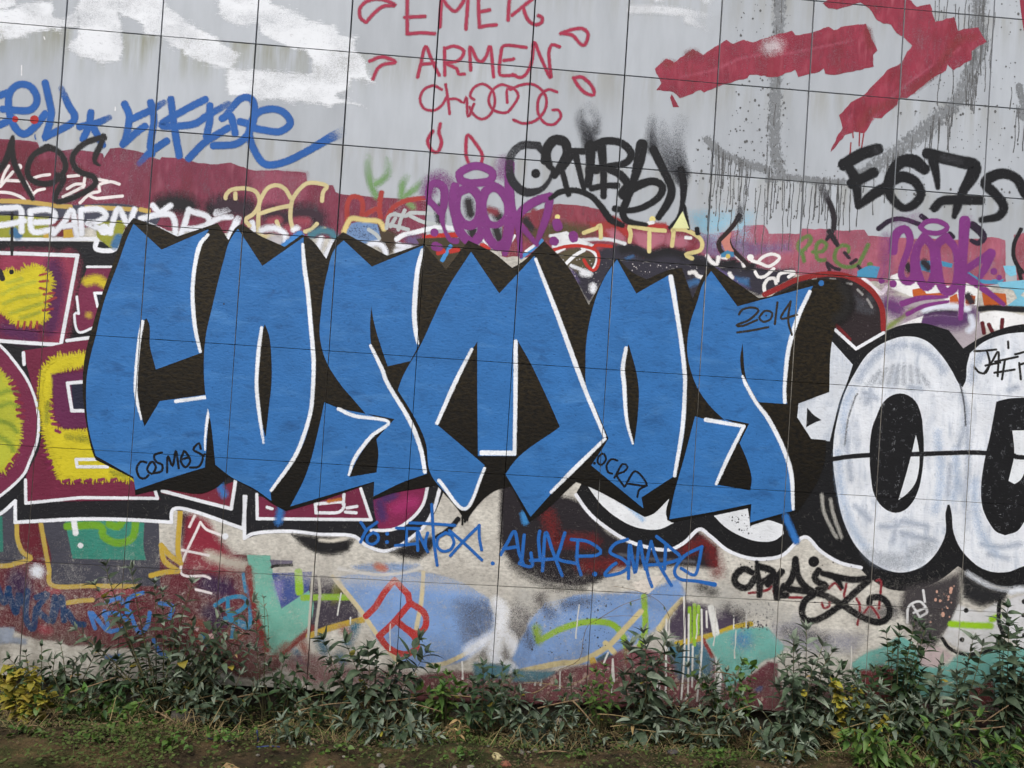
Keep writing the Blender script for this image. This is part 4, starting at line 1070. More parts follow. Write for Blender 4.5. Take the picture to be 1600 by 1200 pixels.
stroke(T, 'white_curl', (230, 228, 226), '@j 520,480 580,560 640,580 660,500 | 700,490 760,500 | 890,480 960,540 980,600 | 300,690 360,680 400,730 450,745 | 800,700 830,750', 5.5, 1.6)
stroke(T, 'white_curl', (234, 232, 230), '@j 1060,500,10 | 1080,540 1180,570 1290,610 1400,540 1420,490 1330,455 1220,490 1150,560 | 1120,680 1160,740 1240,735 1350,640', 4.6, .8)
stroke(T, 'white_curl', (234, 232, 230), '@j 1240,930 1230,850 1280,770 1360,760 1380,820 | 1400,790 1420,710 1520,680 1600,680 | 1540,740 1600,700', 5, .8)
stroke(T, 'grey_hoop', (214, 216, 220), '@i 160,230 300,250 520,280 700,270 900,275 1090,325 | 560,290 700,360 | 420,600 520,640 640,690', 4.4, 1.6)
fill(T, 'white_wedge', (226, 228, 230), '@i 170,220 360,180 530,270 640,340 420,350 230,370 190,370', 2)
stroke(T, 'white_bar', (232, 233, 235), '@i 350,580 470,470 580,410 | 240,430 330,385 | 560,380 660,400 740,480 735,570 700,640', 5, .6)
stroke(T, 'white_glow', (230, 232, 236), '@i 570,690 640,700 | 690,900 690,860', 9, 4, 'thin')
stroke(T, 'red_hoop', (186, 52, 44), '@i 205,405 330,365 480,350 620,370 740,420 765,520 740,620 690,660 620,600 580,530 | 690,380 740,345 830,350 920,360', 4.6, .7)
stroke(T, 'sky_bar', (70, 142, 204), '@b 1310,1000 1210,1170 | @c 1240,1040 1140,1130 1030,1210', 6, .9)
stroke(T, 'red_patch', (186, 54, 46), '@b 1160,1080 1220,1060 | 1320,1060 1400,1040 | @c 620,1090 690,1110', 7, 1.2)
stroke(T, 'white_lick', (232, 232, 234), '@c 640,1040 720,1105 | 1080,1150 1180,1080 | 870,1140 960,990', 4, .8)
specks(T, 'speck', (196, 190, 190), scatter('@i 250,480 1000,560 1600,560 @j 600,640 1200,900 600,700 0,640 @i 640,1000', 70, 21), .3, 1.0)

T = piece('cream_1tp_letters', 'cream outlined capitals on red beside the pale yellow wedge', 'graffiti', 1000, 375)
stroke(T, 'red_wash', (170, 56, 54), '@i 1010,60 1120,200 | 1380,110 1580,110', 9, 4, 'thin')
for q in ('@i 580,190 740,130 780,90 790,200 790,250', '@i 1150,300 1165,200 1150,110 1300,130 1420,150 1590,165', '@i 1400,150 1395,300 1395,420', '@j 80,350 100,180 80,150 220,150 330,190 430,260 460,340 430,410 330,440 250,465 330,510'):
    stroke(T, 'letter', (212, 198, 138), q, 6, .9)
stroke(T, 'dot', (230, 216, 140), '@i 1435,20,9 | @d 455,945,7', 9, 1)
stroke(T, 'white_tick', (235, 235, 235), '@j 255,250 310,255 | @i 1390,70 1440,60', 5, 1)
T = piece('green_peci_tag', 'olive green spray letters ending in a dot on the rose band', 'graffiti', 1300, 395)
for q in ('@k 130,540 110,460 60,390 60,320 130,250 200,230 215,290 150,380 90,440', '@k 240,430 360,420 410,340 350,290 290,340 280,450 310,530 390,530', '@k 680,430 690,370 620,345 550,380 510,480 540,560 620,610 720,615 820,580 | 930,340 880,450 820,560', '@k 955,590,8'):
    stroke(T, 'letter', (96, 120, 66), q, 5.6, 1.8, alpha=.88)
T = piece('black_lizard_strokes', 'black forked drip strokes on the rose band between the tags', 'graffiti', 1300, 350)
stroke(T, 'stroke', (44, 40, 44), '@e 30,440,8,.2 60,490,8,.8 110,620,8 110,740,7 60,820,5 | 80,760,8 140,860,7', 8, 1.6)
stroke(T, 'stroke', (50, 40, 48), '@k 420,580 450,660 | 420,570 500,630 570,650 | 720,570 780,530 | 640,440 690,500 | 810,610 840,650', 5, 1.4)
stroke(T, 'stroke', (46, 36, 36), '@7 1420,150,9 1390,200 1340,260 1295,310 1300,360 1330,390 | 1350,290 1370,350 1440,420 1470,450', 7, 1.2)
fill(T, 'pink_fill', (196, 128, 116), '@7 1310,310 1370,250 1360,320 1385,370 1335,370', 1)
stroke(T, 'stroke', (36, 34, 36), '@8 1580,235 1540,320 1535,400 1560,460 1590,500 | 1560,460 1580,540', 6, 1)
stroke(T, 'smoke', (40, 40, 44), '@7 1420,60,6,.1 1425,120,8,.7 1420,170,9,1', 8, 4, 'thin')
fill(T, 'blue_cap', (66, 130, 168), '@7 1310,390 1345,368 1380,380 1385,400 1310,405', 2)
stroke(T, 'yellow_dot', (206, 184, 96), '@7 1350,402,6', 6, 1.5)

T = piece('purple_nook_tag', 'fat purple bubble tag with a halo beside the black letters', 'graffiti', 770, 320)
PUR = (124, 54, 122)
stroke(T, 'dark_patch', (44, 40, 42), '@c 480,640 500,760 | 770,760 800,800 | 520,930 530,990 | 770,930 800,1020 | 1080,840 1130,900 | 180,700 190,820', 12, 5, 'thin')
stroke(T, 'red_patch', (130, 56, 66), '@c 690,720 760,740 | 1150,740 1200,860', 9, 5, 'thin')
stroke(T, 'overspray', PUR, '@c 70,520 100,430 180,400 240,440 | 830,330 850,240', 20, 9, 'thin', alpha=.6)
for q in ('@c 70,640,8 62,540,11 90,460,12 160,445,13 225,500,13 228,640,12 205,780,9 228,920,5 290,1030,7 350,1045,9 | 70,620,9 180,740,10', '@c 480,490 370,550 350,720 410,850 510,880 590,800 600,620 540,520 480,490 | 340,480 315,620 350,800 400,960 520,1060 610,960 620,840',
          '@c 740,475 650,540 620,700 680,850,11 780,875,10 880,790,11 890,640 820,520 740,475 | 640,860 690,1010 780,1100 870,1040 900,860 | 940,760,9 910,980,11 860,1170,9', '@c 908,245,15 905,450,15 920,700,15 990,870,11 1010,1000,8 1020,1200,7 | 960,820,12 1070,700,13 1200,620,13 1310,585,12 | 1330,580,12 1300,760,12 1230,960,9 1190,1060,5 | 990,840,9 1090,960,8 1190,1080,6'):
    stroke(T, 'letter', PUR, q, 14, 1.4)
stroke(T, 'halo', PUR, '@c 400,410 385,340 480,280 580,262 700,305 735,360 690,420 560,440 460,435 400,410', 12, 1.2)
stroke(T, 'dot', PUR, '@c 1400,860,14 1410,890,15 | 1370,1045,14 1380,1050,12 | 125,955,12 | 140,1100,14 170,1110,12 | 1570,990,14 1575,1010,14', 13, 1)

T = piece('black_ortebl_tag', 'dense black spray tag with smoky flares on clean grey panels', 'graffiti', 930, 260)
stroke(T, 'smoke', (44, 45, 50), '@d 640,120,8,.25 640,200,14,.45 690,300,18,.8 710,400,16,1 | 700,90,16,.12 760,170,10,.25 740,280,12,.7', 14, 7, 'thin')
stroke(T, 'smoke', (44, 45, 50), '@d 1200,180,8,.2 1190,280,9,.5 1200,400,14,.9 | 1260,240,20,.12 1300,400,24,.4 1360,540,22,.7 1430,650,14,.95 | 1420,200,20,.1 1390,330,16,.25 1400,470,16,.6 1440,620,12,1', 14, 9, 'thin')
stroke(T, 'letter', (40, 40, 44), '@d 300,385,11,.9 180,385,12,.75 100,450,12,.65 80,540,12,.8 100,660,13,1 180,740,13 260,750,11 340,720,7 400,640,5 412,570,5 370,470,8 320,410,10', 11, 1.6)
stroke(T, 'eye', BLACK, '@d 285,605,12', 12, 2)
for q in ('@d 360,500,14 375,410,15 430,345,15 510,360,15 530,440,13 490,530,12 430,620,10 | 370,460,12 390,540,10 430,580,6 | 490,580,8 540,765,8', '@d 560,430,9 700,432,10 | 600,470,10 620,560,8 660,720,7 | 570,470,7 490,580,7', '@d 710,390,17 712,520,13 695,690,11 | 700,580 760,580', '@d 750,390,16 840,350,11 960,370,11 1030,450,11 990,520,10 880,545,9 740,570,9 | 800,400,14 815,600,10 815,780,9 | 725,720,9 820,700,8 920,700,9', '@d 850,570,10 940,610,12 1000,690,12 960,760,13',
          '@d 1115,385,18 1090,520,16 1045,680,11 990,830,11 965,900,11 1000,975,9 1150,1005,5', '@d 970,770,14 1080,700,13 1200,665,11 1275,710,11 1240,795,10 1120,870,9 1000,895,8 905,880,9', '@d 1205,420,13 1290,590,12 1345,720,12 1325,820,12 1245,945,9', '@d 1420,580,12 1440,700,11 1430,850,7 1400,950,6 1330,1030,4 | 1445,860,5 1480,1035,4', '@d 400,800,6 480,748,8 600,738,8 720,785,8 800,870,9 870,965,10 960,1010,7'):
    stroke(T, 'letter', BLACK, q, 11, 1.5)
fill(T, 'pale_wedge', (226, 228, 168), '@d 1432,905 1480,1032 1355,1032', 1)
stroke(T, 'blob', BLACK, '@d 1545,1040 1550,1070', 7, 1.2)

T = piece('black_es7s_tag', 'thick black spray letters E S 7 S over grey drips', 'graffiti', 1440, 280)
for q in ('@e 455,115,17,.92 330,155,18 195,235,18 | 240,270,14 285,360,15 305,560,9 | 260,380,17 340,340,15 420,300,16 | 310,555,10 420,470,15 520,410,15', '@e 820,270,16 740,210,20 640,215,18 570,300,17 540,410,15 570,500,13 660,575,11 750,540,13 795,460,13 750,370,14 660,330,16 590,350,16', '@e 850,150,17 960,180,18,.95 1090,210,18,.92 1210,245,20,.95 1190,330,19 1120,450,13 1080,560,13 1055,640,7 | 890,200,16 915,320,10 927,415,6 | 900,575,12 960,520,13 1100,512,14 1260,515,13', '@e 1610,460,15 1540,345,14 1430,305,15 1330,340,16 1300,390,15 1370,460,14 1440,560,14 1400,640,12 1270,668,9'):
    stroke(T, 'letter', BLACK, q, 15, 2.0)
stroke(T, 'soft_fade', (60, 60, 64), '@e 450,130 | 970,185 1090,205', 9, 6, 'thin', alpha=.5)
stroke(T, 'smoke', (80, 80, 84), '@e -20,350,10,.1 20,430,9,.5 50,480,8,.8', 9, 6, 'thin')
T = piece('black_brow_marks', 'violet black brow strokes around the halo of the right purple tag', 'graffiti', 1440, 350)
stroke(T, 'stroke', (44, 34, 50), '@e 465,735,7 550,675,7 650,660,7 780,700,7 | 800,640 840,670 | 1020,780 1040,800 | 1200,710,12 1260,760,12 1285,810,10 1240,850,8 1190,830,6', 8, 1.2)

# ---- crowded patch on the far right
T = piece('orange_white_scraps', 'orange, white and teal scraps under the right purple tag', 'graffiti', 1460, 460)
fill(T, 'pale_smear', (176, 166, 172), '1340,455 1400,462 1480,470 1530,470 1540,520 1505,548 1480,520 1437,508 1390,519 1350,520', 4, 'thin')
stroke(T, 'green_smear', (126, 138, 78), '1388,512 1405,498 1425,484', 7, 4, 'thin')
fill(T, 'white', (232, 232, 230), '@f 320,690 440,640 440,760 560,740 760,780 960,780 1040,760 1150,800 1150,960 880,960 820,880 540,880 400,830 330,800', 2)
fill(T, 'orange', (186, 92, 42), '@f 530,820 620,800 660,860 800,850 840,880 540,890 | 890,890 950,860 980,960 890,960 | 1040,860 1130,880 1120,950 1040,970 | 1200,840 1420,860 1430,960 1220,970', 1.5)
fill(T, 'teal', (72, 140, 176), '@f 0,640 110,590 210,600 180,700 0,690 | 800,540 910,570 900,600 820,590 | 600,540 710,540 700,650 600,620 | 1050,640 1200,720 1340,730 1340,760 1150,740 1060,690 | 1300,720 1400,720 1380,760 1300,750', 1.2)
fill(T, 'sky', (124, 190, 214), '@f 1405,590 1510,590 1525,670 1470,685 1420,640 | 1350,750 1700,720 1700,820 1600,830 1560,870 1700,960 1700,980 1440,970 1540,900 1500,820 1440,800 1380,800', 1.2)
stroke(T, 'dark', (46, 40, 46), '@f 660,1050 760,1030 940,1050 | 1060,880 1090,930 | 480,590 500,620 | 640,560 680,600', 11, 4, 'thin')
stroke(T, 'white_curl', (234, 226, 232), '@f 70,730 150,800 230,850 280,790 | 60,720 110,760', 7, 1)
stroke(T, 'violet_cloud', (92, 60, 104), '@f 640,1130 800,1110 960,1120 1080,1060 | 300,960 380,1000', 22, 10, 'thin')
fill(T, 'white_chip', (234, 234, 234), '@f 380,1180 500,1120 620,1080 600,1150 500,1180 | 1180,1050 1330,1020 1600,1070 1640,1160 1240,1170 1180,1130', 2)
stroke(T, 'pale_hoop', (214, 218, 230), '@f 640,1010 760,980 950,975 1060,1000 | 1090,1080 1110,1160 1070,1210', 8, 4, 'thin')
stroke(T, 'black_bar', (34, 32, 34), '@f 1180,1000 1300,990 1480,1000 1640,1010', 8, 2)
stroke(T, 'dark_red_stub', (92, 30, 36), '@8 1340,820 1350,880 | 1380,830 1400,870 | 1465,800 1460,850', 6, 1)
T = piece('purple_nook_tag_tall', 'purple bubble tag with halo and long legs on the rose band', 'graffiti', 1460, 420)
stroke(T, 'overspray', (132, 66, 130), '@f 280,330,16,.5 270,560,16,.5 260,700,16,.4 330,900,20,.5 480,1050,20,.4 | 380,180,14,.3 560,110,12,.25 | 1060,150,14,.4', 18, 9, 'thin', alpha=.75)
for q in ('@f 340,440,14 350,330,14 400,250,13 470,240,12 505,330,11 480,450,10 430,580,9 420,680,10 470,740,12 540,690,13 550,500,14', '@f 640,310 570,420 560,580 610,740 670,790 730,700 740,560 720,400 640,310', '@f 850,310 760,400 770,600 800,770 860,840 940,780 960,620,11 940,430,11 850,310', '@f 1030,160,17 1015,400,15 1000,640,15 1000,900,9 990,1090,7 | 1270,475,14 1150,550,11 1010,640,12 | 1280,470,15 1230,600,12 1180,690,8 | 1020,680,13 1200,800,10 1400,955,6'):
    stroke(T, 'letter', PUR, q, 13, 1.3)
stroke(T, 'halo', PUR, '@f 605,215 660,165 760,155 850,195 855,235 780,272 660,262 605,215', 7.5, 1)
stroke(T, 'underline', PUR, '@f 430,950,10 600,900,8 860,885,4 | 480,1050,7 650,970,6 870,930,4', 8, 1.2)
stroke(T, 'dot', PUR, '@f 1310,640,10 | 1360,700,8 | 230,730,9 | 340,760,11', 9, 1)

# ---- black shading and the big white letters on the right
T = piece('black_red_shading', 'smoky black and dark red spray under the blue M and O', 'graffiti', 930, 860)
fill(T, 'smoke', (40, 36, 40), '@m 60,-160 300,-100 640,0 800,190 1100,300 1400,160 1560,290 1570,440 1400,420 1100,420 850,430 740,520 600,560 420,540 250,480 130,390 70,300 55,100', 7, 'spray')
stroke(T, 'red_glow', (122, 34, 34), '@m 380,60 410,150 430,260 480,240 700,250 | 1330,310 1480,260 1540,380 1560,460 | 620,420 900,400', 12, 13, 'thin', alpha=.55)
stroke(T, 'blue_smear', (60, 130, 190), '@m 215,60 225,110', 9, 4, 'thin')
stroke(T, 'grey_smear', (84, 84, 90), '@m 880,340 1100,370 1400,390', 3, 3, 'thin')
stroke(T, 'fringe', (44, 42, 44), '@m 130,400 260,490 430,560 620,570 | 1440,570 1480,570 | 1500,600 1540,600', 9, 9, 'thin', alpha=.6)
T = piece('white_bubble_letters', 'big white rounded letters with black outlines overlapping the blue S', 'graffiti', 1440, 700)
fill(T, 'black_ground', (27, 27, 29), '900,772 915,745 1100,740 1250,780 1262,640 1290,560 1306,505 1330,470 1375,500 1385,517 1410,508 1437,505 1482,516 1505,545 1525,532 1562,515 1650,502 1650,912 1600,920 1560,916 1525,903 1497,884 1470,905 1430,921 1390,920 1358,902 1338,884 1312,878 1282,860 1257,836 1226,864 1200,872 1170,871 1137,859 1110,836 1092,825 1070,846 1045,858 1012,854 975,841 935,814', .8)
fill(T, 'red_dark_dome', (46, 38, 40), '1200,468 1225,448 1280,432 1330,438 1365,460 1384,500 1384,520 1337,548 1305,515 1290,500 1230,470', 1)
stroke(T, 'dome_patch', (72, 74, 80), '@8 520,640 600,700 640,660 | 560,720 640,740', 9, 7, 'thin', alpha=.6)
stroke(T, 'dome_dash', (150, 148, 146), '@8 280,545 300,545 | 390,545 420,548 | 490,570 520,575 | 560,610 590,640 | 620,670 650,720', 3, 1.2)
stroke(T, 'red_rim', (142, 42, 42), '@8 -20,640 90,590 190,545 370,512 520,535 640,610 710,720 722,860', 8, .9)
stroke(T, 'dark_red_line', (110, 36, 40), '@8 425,830 510,920', 5, 1)
stroke(T, 'white_vee', WHITE, '@8 420,862 550,980 722,880', 4.5, .7, straight=True)
fill(T, 'letter', (224, 228, 234), '1302,712 1304,680 1310,650 1320,615 1335,585 1360,550 1390,532 1415,526 1445,532 1470,555 1487,580 1498,600 1504,606 1509,596 1511,572 1516,552 1537,535 1570,523 1610,519 1650,518 1650,885 1600,884 1575,893 1560,894 1535,888 1515,873 1500,855 1490,830 1487,800 1484,788 1480,788 1477,800 1477,832 1465,860 1440,885 1405,894 1370,883 1340,856 1320,818 1307,762', .9, 'wash')
fill(T, 'hollow', (26, 26, 28), '1407,615 1419,618 1430,627 1438,645 1442,675 1443,707 1440,740 1434,767 1425,785 1413,797 1400,801 1390,799 1378,791 1366,772 1361,745 1359,712 1360,687 1364,665 1370,650 1378,632 1390,620', .7)
fill(T, 'shard', (222, 226, 230), '1431,680 1435,700 1435,735 1429,756 1418,770 1404,781 1412,755 1425,707', .6)
fill(T, 'hollow', (26, 26, 28), '1557,628 1563,626 1650,624 1650,780 1610,800 1600,815 1590,829 1570,836 1556,830 1545,815 1536,795 1533,762 1536,735 1540,712 1547,682 1553,650', .7)
fill(T, 'shard', (222, 226, 230), '1582,673 1650,672 1650,700 1602,735 1594,750 1585,756 1576,751 1580,735 1585,710 1584,690', .6)
fill(T, 'spur', (214, 219, 226), '1300,534 1332,570 1322,600 1312,625 1303,660 1296,689 1267,686 1256,670 1245,652 1247,630 1296,612 1294,590', .8, 'wash')
fill(T, 'spur_hole', BLACK, '@12 245,150 285,195 332,225 290,240 240,268', .8)
stroke(T, 'grey_rays', (128, 136, 148), '@8 660,1190 700,1120 | 700,1200 740,1100 | 750,1200 780,1090 | 800,1200 815,1085 | 850,1200 850,1085 | 900,1200 890,1090 | 950,1200 930,1110 | 1000,1210 960,1140 | 620,1210 670,1150', 4, 5, 'thin', alpha=.5)
stroke(T, 'grey_smudge', (160, 170, 186), '@12 600,50 680,90 | 640,30 620,110 | 480,250 500,450 520,600 | 540,760 640,850 | 700,890 800,890 840,850 | 860,860 1000,890 | 830,930 1040,980 | 800,860 780,990 | 880,20 960,30 | 1240,200 1250,500 1230,760 | 1210,60 1240,200 1190,400 | 1140,500 1120,700 | 1330,1000 1450,1020 1580,1000 | 1380,1060 1500,1090 | 1500,40 1560,20', 5, 6, 'thin', alpha=.75)
stroke(T, 'blue_shade', (150, 172, 200), '@12 440,420 450,600 480,760 540,920 620,1040 | 470,300 480,140 530,30 | 1290,600 1300,800 1340,950 1430,1060 | 1170,420 1180,620 1160,720 | 1060,300 1080,600 1040,800', 5, 9, 'thin', alpha=.55)
stroke(T, 'blue_shade', (146, 160, 182), '@8 560,1180 640,1060 740,980 860,950 | 900,960 1020,1020 1100,1120 | 1270,1180 1290,1080 1370,990', 4, 9, 'thin', alpha=.6)
stroke(T, 'grey_smudge', (130, 138, 150), '@12 620,1060 760,1090 900,1080 1020,1030 | 660,1100 800,1130 940,1110 | 900,1050 1010,1000', 12, 8, 'thin', alpha=.5)
stroke(T, 'rim_line', (54, 56, 62), '@12 550,70 500,220 480,380 | 560,60 540,90', 2, 1.2, 'thin', alpha=.7)
stroke(T, 'split_line', (70, 74, 82), '@12 1200,0 1225,120 1235,260', 2, 1.5, 'thin')
stroke(T, 'black_bar', BLACK, '@12 390,472 500,455 630,445 800,442 1000,436 1250,428 1370,432 | 1530,445 1640,460', 7, .8)
stroke(T, 'left_gleam', (190, 188, 180), '@12 335,690 350,800 400,910 430,960 | 390,720 410,820 460,960', 2.5, 3, 'thin', alpha=.7)
fill(T, 'jaw', (226, 229, 232), '919,760 937,751 975,779 1010,806 1046,778 1043,803 1052,817 1032,826 1000,825 962,807 938,786', .8)
fill(T, 'jaw', (224, 227, 231), '1116,806 1168,795 1172,821 1198,813 1222,820 1224,834 1210,844 1190,846 1155,836 1132,822', .8)
stroke(T, 'blue_tint', (130, 176, 220), '@11 560,650 700,740 820,850', 4, 4, 'thin', alpha=.7)
specks(T, 'chip', (70, 72, 78), scatter('@11 1330,830 1470,800 1560,960 1440,930', 30, 31), .4, 1.3)
stroke(T, 'white_rim', (230, 232, 238), '900,773 915,795 935,815 975,842 1012,855 1045,859 1070,847 1092,827 1110,838 1137,860 1170,872 1200,873 1225,866 1257,839 1282,861 1312,879 1345,887', 5, .9)
stroke(T, 'low_gleam', (226, 230, 236), '@16 1240,-10 1320,40 1420,85 1520,95 1640,85', 8, 5, 'thin')
specks(T, 'black_speck', (40, 40, 42), scatter('1130,870 1350,880 1340,950 1140,930', 60, 33), .3, 1.4)
T = piece('black_spatter_patch', 'dark spattered patch with a small white scribble right of the infinity tag', 'graffiti', 1450, 950)
fill(T, 'patch', (66, 62, 64), '@16 860,70 1100,20 1200,-20 1190,190 1150,290 1090,370 1040,440 950,430 880,300 820,200', 8, 'thin')
specks(T, 'fleck', (206, 160, 140), scatter('@16 1040,60 1170,60 1140,260 1000,300', 22, 35), .6, 3.2)
stroke(T, 'white_scribble', (214, 214, 214), '@16 870,290 880,190 950,160 995,220 960,250 | 900,180 950,260 | 970,90 980,160 | 910,230 980,200', 3.4, .8)
T = piece('smiling_white_face', 'round white smiling face with lime stripe among the shrubs', 'graffiti', 1530, 980)
fill(T, 'fill', (206, 206, 206), '@16 1190,180 1330,230 1440,150 1470,300 1440,400 1370,460 1270,485 1170,440 1095,380 1140,290', 3)
fill(T, 'shade', (40, 40, 42), '@16 1200,-40 1300,30 1420,80 1500,90 1480,150 1330,190 1220,130', 8, 'thin')
stroke(T, 'lime_stripe', (150, 196, 36), '@16 1145,300 1270,308 1390,312 | 1400,270 1440,250', 9, 2.5)
stroke(T, 'smile', BLACK, '@16 1090,392 1140,455 1250,492 1390,462 1455,405', 5, 1)
stroke(T, 'cheek', BLACK, '@16 1445,150 1442,280 1470,365', 6, 1.2)
stroke(T, 'dot', BLACK, '@16 1238,215,7 | 1212,398,7 | 1295,385,7', 7, .8)
fill(T, 'second_face', (204, 204, 206), '@16 1490,150 1640,100 1640,470 1530,410 1475,300', 3)
stroke(T, 'dot', BLACK, '@16 1518,288,5 | 1595,245,6 | 1600,370,6 | 1600,160,7', 6, .8)

# ---- the big blue lettering
T = piece('blue_cosmos_letters', 'huge flat blue angular letters reading COSMOS on a dark brown ground', 'graffiti', 690, 780)
fill(T, 'dark_ground', (40, 35, 26), '209,341 240,352 277,370 295,364 340,349 357,376 372,353 378,350 400,365 445,386 472,367 482,372 510,405 526,372 536,363 605,400 662,381 697,422 732,376 770,395 800,419 811,413 850,377 882,410 920,477 932,455 960,406 966,404 985,424 1010,437 1050,421 1065,419 1082,467 1106,421 1112,415 1148,440 1185,466 1200,464 1272,437 1310,437 1325,460 1322,490 1306,503 1299,535 1295,612 1247,630 1245,652 1267,686 1290,688 1288,720 1280,745 1247,799 1200,812 1172,821 1172,792 1110,803 1050,816 1043,812 1041,803 1046,778 1012,806 1007,807 920,760 900,752 832,812 827,815 800,760 785,762 732,808 727,816 722,806 682,757 670,760 607,772 584,780 584,753 465,793 446,798 425,786 400,767 357,744 337,762 325,768 250,765 212,773 210,748 150,718 147,711 136,665 130,612 132,565 145,510 160,460 180,405 200,352', .7, 'rough')
stroke(T, 'drip_fringe', (24, 23, 23), '@10 1290,830 1290,875 | 1310,830 1305,860 | 1325,820 1322,850', 2.5, 1)
stroke(T, 'dark_fade', (38, 36, 35), '1316,446 1325,462 1322,485 1308,500', 12, 9, 'thin', alpha=.9)
BLU = (51, 110, 173)
letters = {
 'C': '209,350 252.5,390.5 327.5,357.5 312,382 304,420 300,460 304,512 315,551 244,577 235,542 231,500 229,497 222,502 215,540 211,600 217,637 226,667 250,627 336,615 327,650 322,705 320,730 265,747 212,765 209,745 150,712 140,675 135,615 136,590 140,565 150,525 162,475 185,412 200,370',
 'O': '372,358 410,416 474,371 475,400 482,450 489,512 491,550 491,600 486,650 475,690 455,727 422,766 424,782 400,765 360,744 337,726 330,662 321,612 319,562 322,525 332,480 350,407 360,375',
 'S': '537,376 581,417 661,384 655,425 649,475 650,512 654,540 641,564 606,572 595,540 585,505 580,477 578,512 580,540 607,600 640,660 655,690 664,718 667,740 632,752 584,775 585,752 454,791 475,750 500,662 507,629 527,637 572,647 555,627 532,600 507,557 500,525 502,487 512,425 525,387',
 'M': '736,394 780,459 835,400 842,417 875,495 910,600 945,682 862,770 829,807 790,741 800,726 875,667 862,637 845,600 828,565 809,532 808,600 806,712 747,712 746,600 746,533 735,550 710,600 682,663 757,727 742,765 727,798 672,737 665,690 645,647 622,610 625,600 657,540 700,450',
 'O2': '964,406 994,459 1047,429 1052,440 1060,490 1067,537 1071,600 1070,662 1062,712 1051,745 1002,777 1005,794 924,727 947,692 951,685 932,640 916,602 915,570 916,537 925,487 935,455 950,425',
 'S2': '1111,424 1152,479 1270,447 1250,485 1232,540 1226,600 1229,631 1185,628 1169,600 1160,535 1156,562 1160,590 1175,625 1200,655 1222,695 1237,740 1241,797 1200,808 1172,816 1174,787 1110,800 1046,811 1050,787 1070,712 1086,651 1102,655 1132,656 1112,637 1087,600 1082,587 1074,550 1077,512 1090,470 1100,440'}
dark = {'O': ['414,507 419,520 424,562 424,600 420,637 415,683 407,650 402,600 405,550 409,520'],
        'S': ['572,646 616,655 601,671 588,686 591,707 588,738 546,745 556,722 568,702 584,682 608,659'],
        'O2': ['982,538 986,552 995,587 997,600 996,650 990,697 980,662 974,600 973,575'],
        'S2': ['1130,654 1170,662 1155,692 1167,720 1174,750 1172,766 1120,757 1138,720 1163,667']}
lights = {
 'C': '325,367,4 312,384,6 304,420 301,462 305,512 313,549,4 | 223,503,5 217,538,5 212,600,5 215,630,4 221,655,2 | 275,627,5 333,619,5 | 333,619,4 325,650,4 321,682,3 320.5,703,2',
 'O': '409,512,4 404,550,5.5 401,600,5 405,645,5 412,692,3,.7 | 473,382,4 476,420,6 481,455,6 486,512,6 490,562,6 489,605,5.5 485,645,5.5 472,688,5.5 457,720,5.5 424,766,4',
 'S': '660,391,5 652,425,6.5 647.5,487,7 650,520,6 653,537,3 | 579,540,4 597,577,5.5 606,600,5.5 640,657,6 657,700,6 664,737,5.5 | 529,639,5 555,650,5 607,659,4 580,682,5 555,715,5 545,742,3',
 'M': '737,546,4 710,600,6 683,661,5 | 837,405,4 872,495,6.5 910,598,6.5 944,681,5 | 945,686,4 900,730,6 861,769,4,.8 | 805.5,534,6 805.5,600,6 804,709,5 | 753,707.5,7 802,708,7 | 686,751,5 727,795,4.5 757,732,4',
 'O2': '978,544,5 973,575,6 975,600,6 979,655,4.5 988.5,693,2.5 | 1048,433,7 1055,475,6.5 1063,525,6 1069,575,6 1070,605,5.5 1066,670,6 1054,743,4.5',
 'S2': '1265,456,5 1247,495,6 1232,545,6 1226,600,5 1226,628,5 | 1160,588,3 1166,602,5 1182,630,5 1200,654,6 1222,697,6 1236,740,6 1239,795,4 | 1103,656,6 1162,666,4.5 | 1162,666,4.5 1137,716,5.5 1119,756,4'}
for k in ('C', 'O', 'S', 'M', 'O2', 'S2'):
    ob = fill(T, 'letter', BLU, letters[k], .5, 'blue')
    for q in dark.get(k, []):
        d = fill(T, 'counter', (40, 35, 26), q, .5, 'rough'); d.parent = ob
        d.matrix_parent_inverse = Matrix.Identity(4)
    h = stroke(T, 'highlight', (232, 236, 241), lights[k], 5.5, 1.1); h.parent = ob
    h.matrix_parent_inverse = Matrix.Identity(4)
stroke(T, 'blue_overrun', (52, 112, 182), '@12 110,830 140,900 175,980', 9, 3, 'thin')
stroke(T, 'blue_dot', BLU, '@8 332,570,8', 8, .8)
stroke(T, 'brown_dot', (60, 50, 30), '@5 1400,700,2', 2, .5)

def word(T, color, w, soft, *qs):
    for q in qs: stroke(T, 'letter', color, q, w, soft)
T = piece('small_cosmos_signature', 'small black handwritten COSMOS on the foot of the blue C', 'graffiti', 266, 740)
word(T, (18, 18, 20), 3.6, .5, '@9 915,490 880,485 855,530 875,585 910,588 928,570', '@9 940,490 920,535 950,562 975,520 955,485 940,495', '@9 1012,428 965,445 975,485 1015,505 1010,545 960,558', '@9 1045,552 1050,450 1080,512 1100,418 1118,525', '@9 1150,420 1130,480 1160,520 1190,480 1165,430 1150,420 | 1140,470 1175,460', '@9 1255,405 1245,370 1210,410 1268,450 1245,515 1190,522 | 1268,450 1280,440')
T = piece('small_ocra_signature', 'small black slanted .OCRA on the lower tip of the blue O', 'graffiti', 970, 745)
word(T, (18, 18, 20), 3.2, .5, '@11 515,495,4', '@11 565,435 540,455 535,490 560,505 588,470 575,438', '@11 658,478 620,470 590,510 600,550 625,560', '@11 640,585 690,500 722,518 700,548 655,570 700,640', '@11 705,640 770,545 840,632 720,622 | 842,635 795,660 783,705')
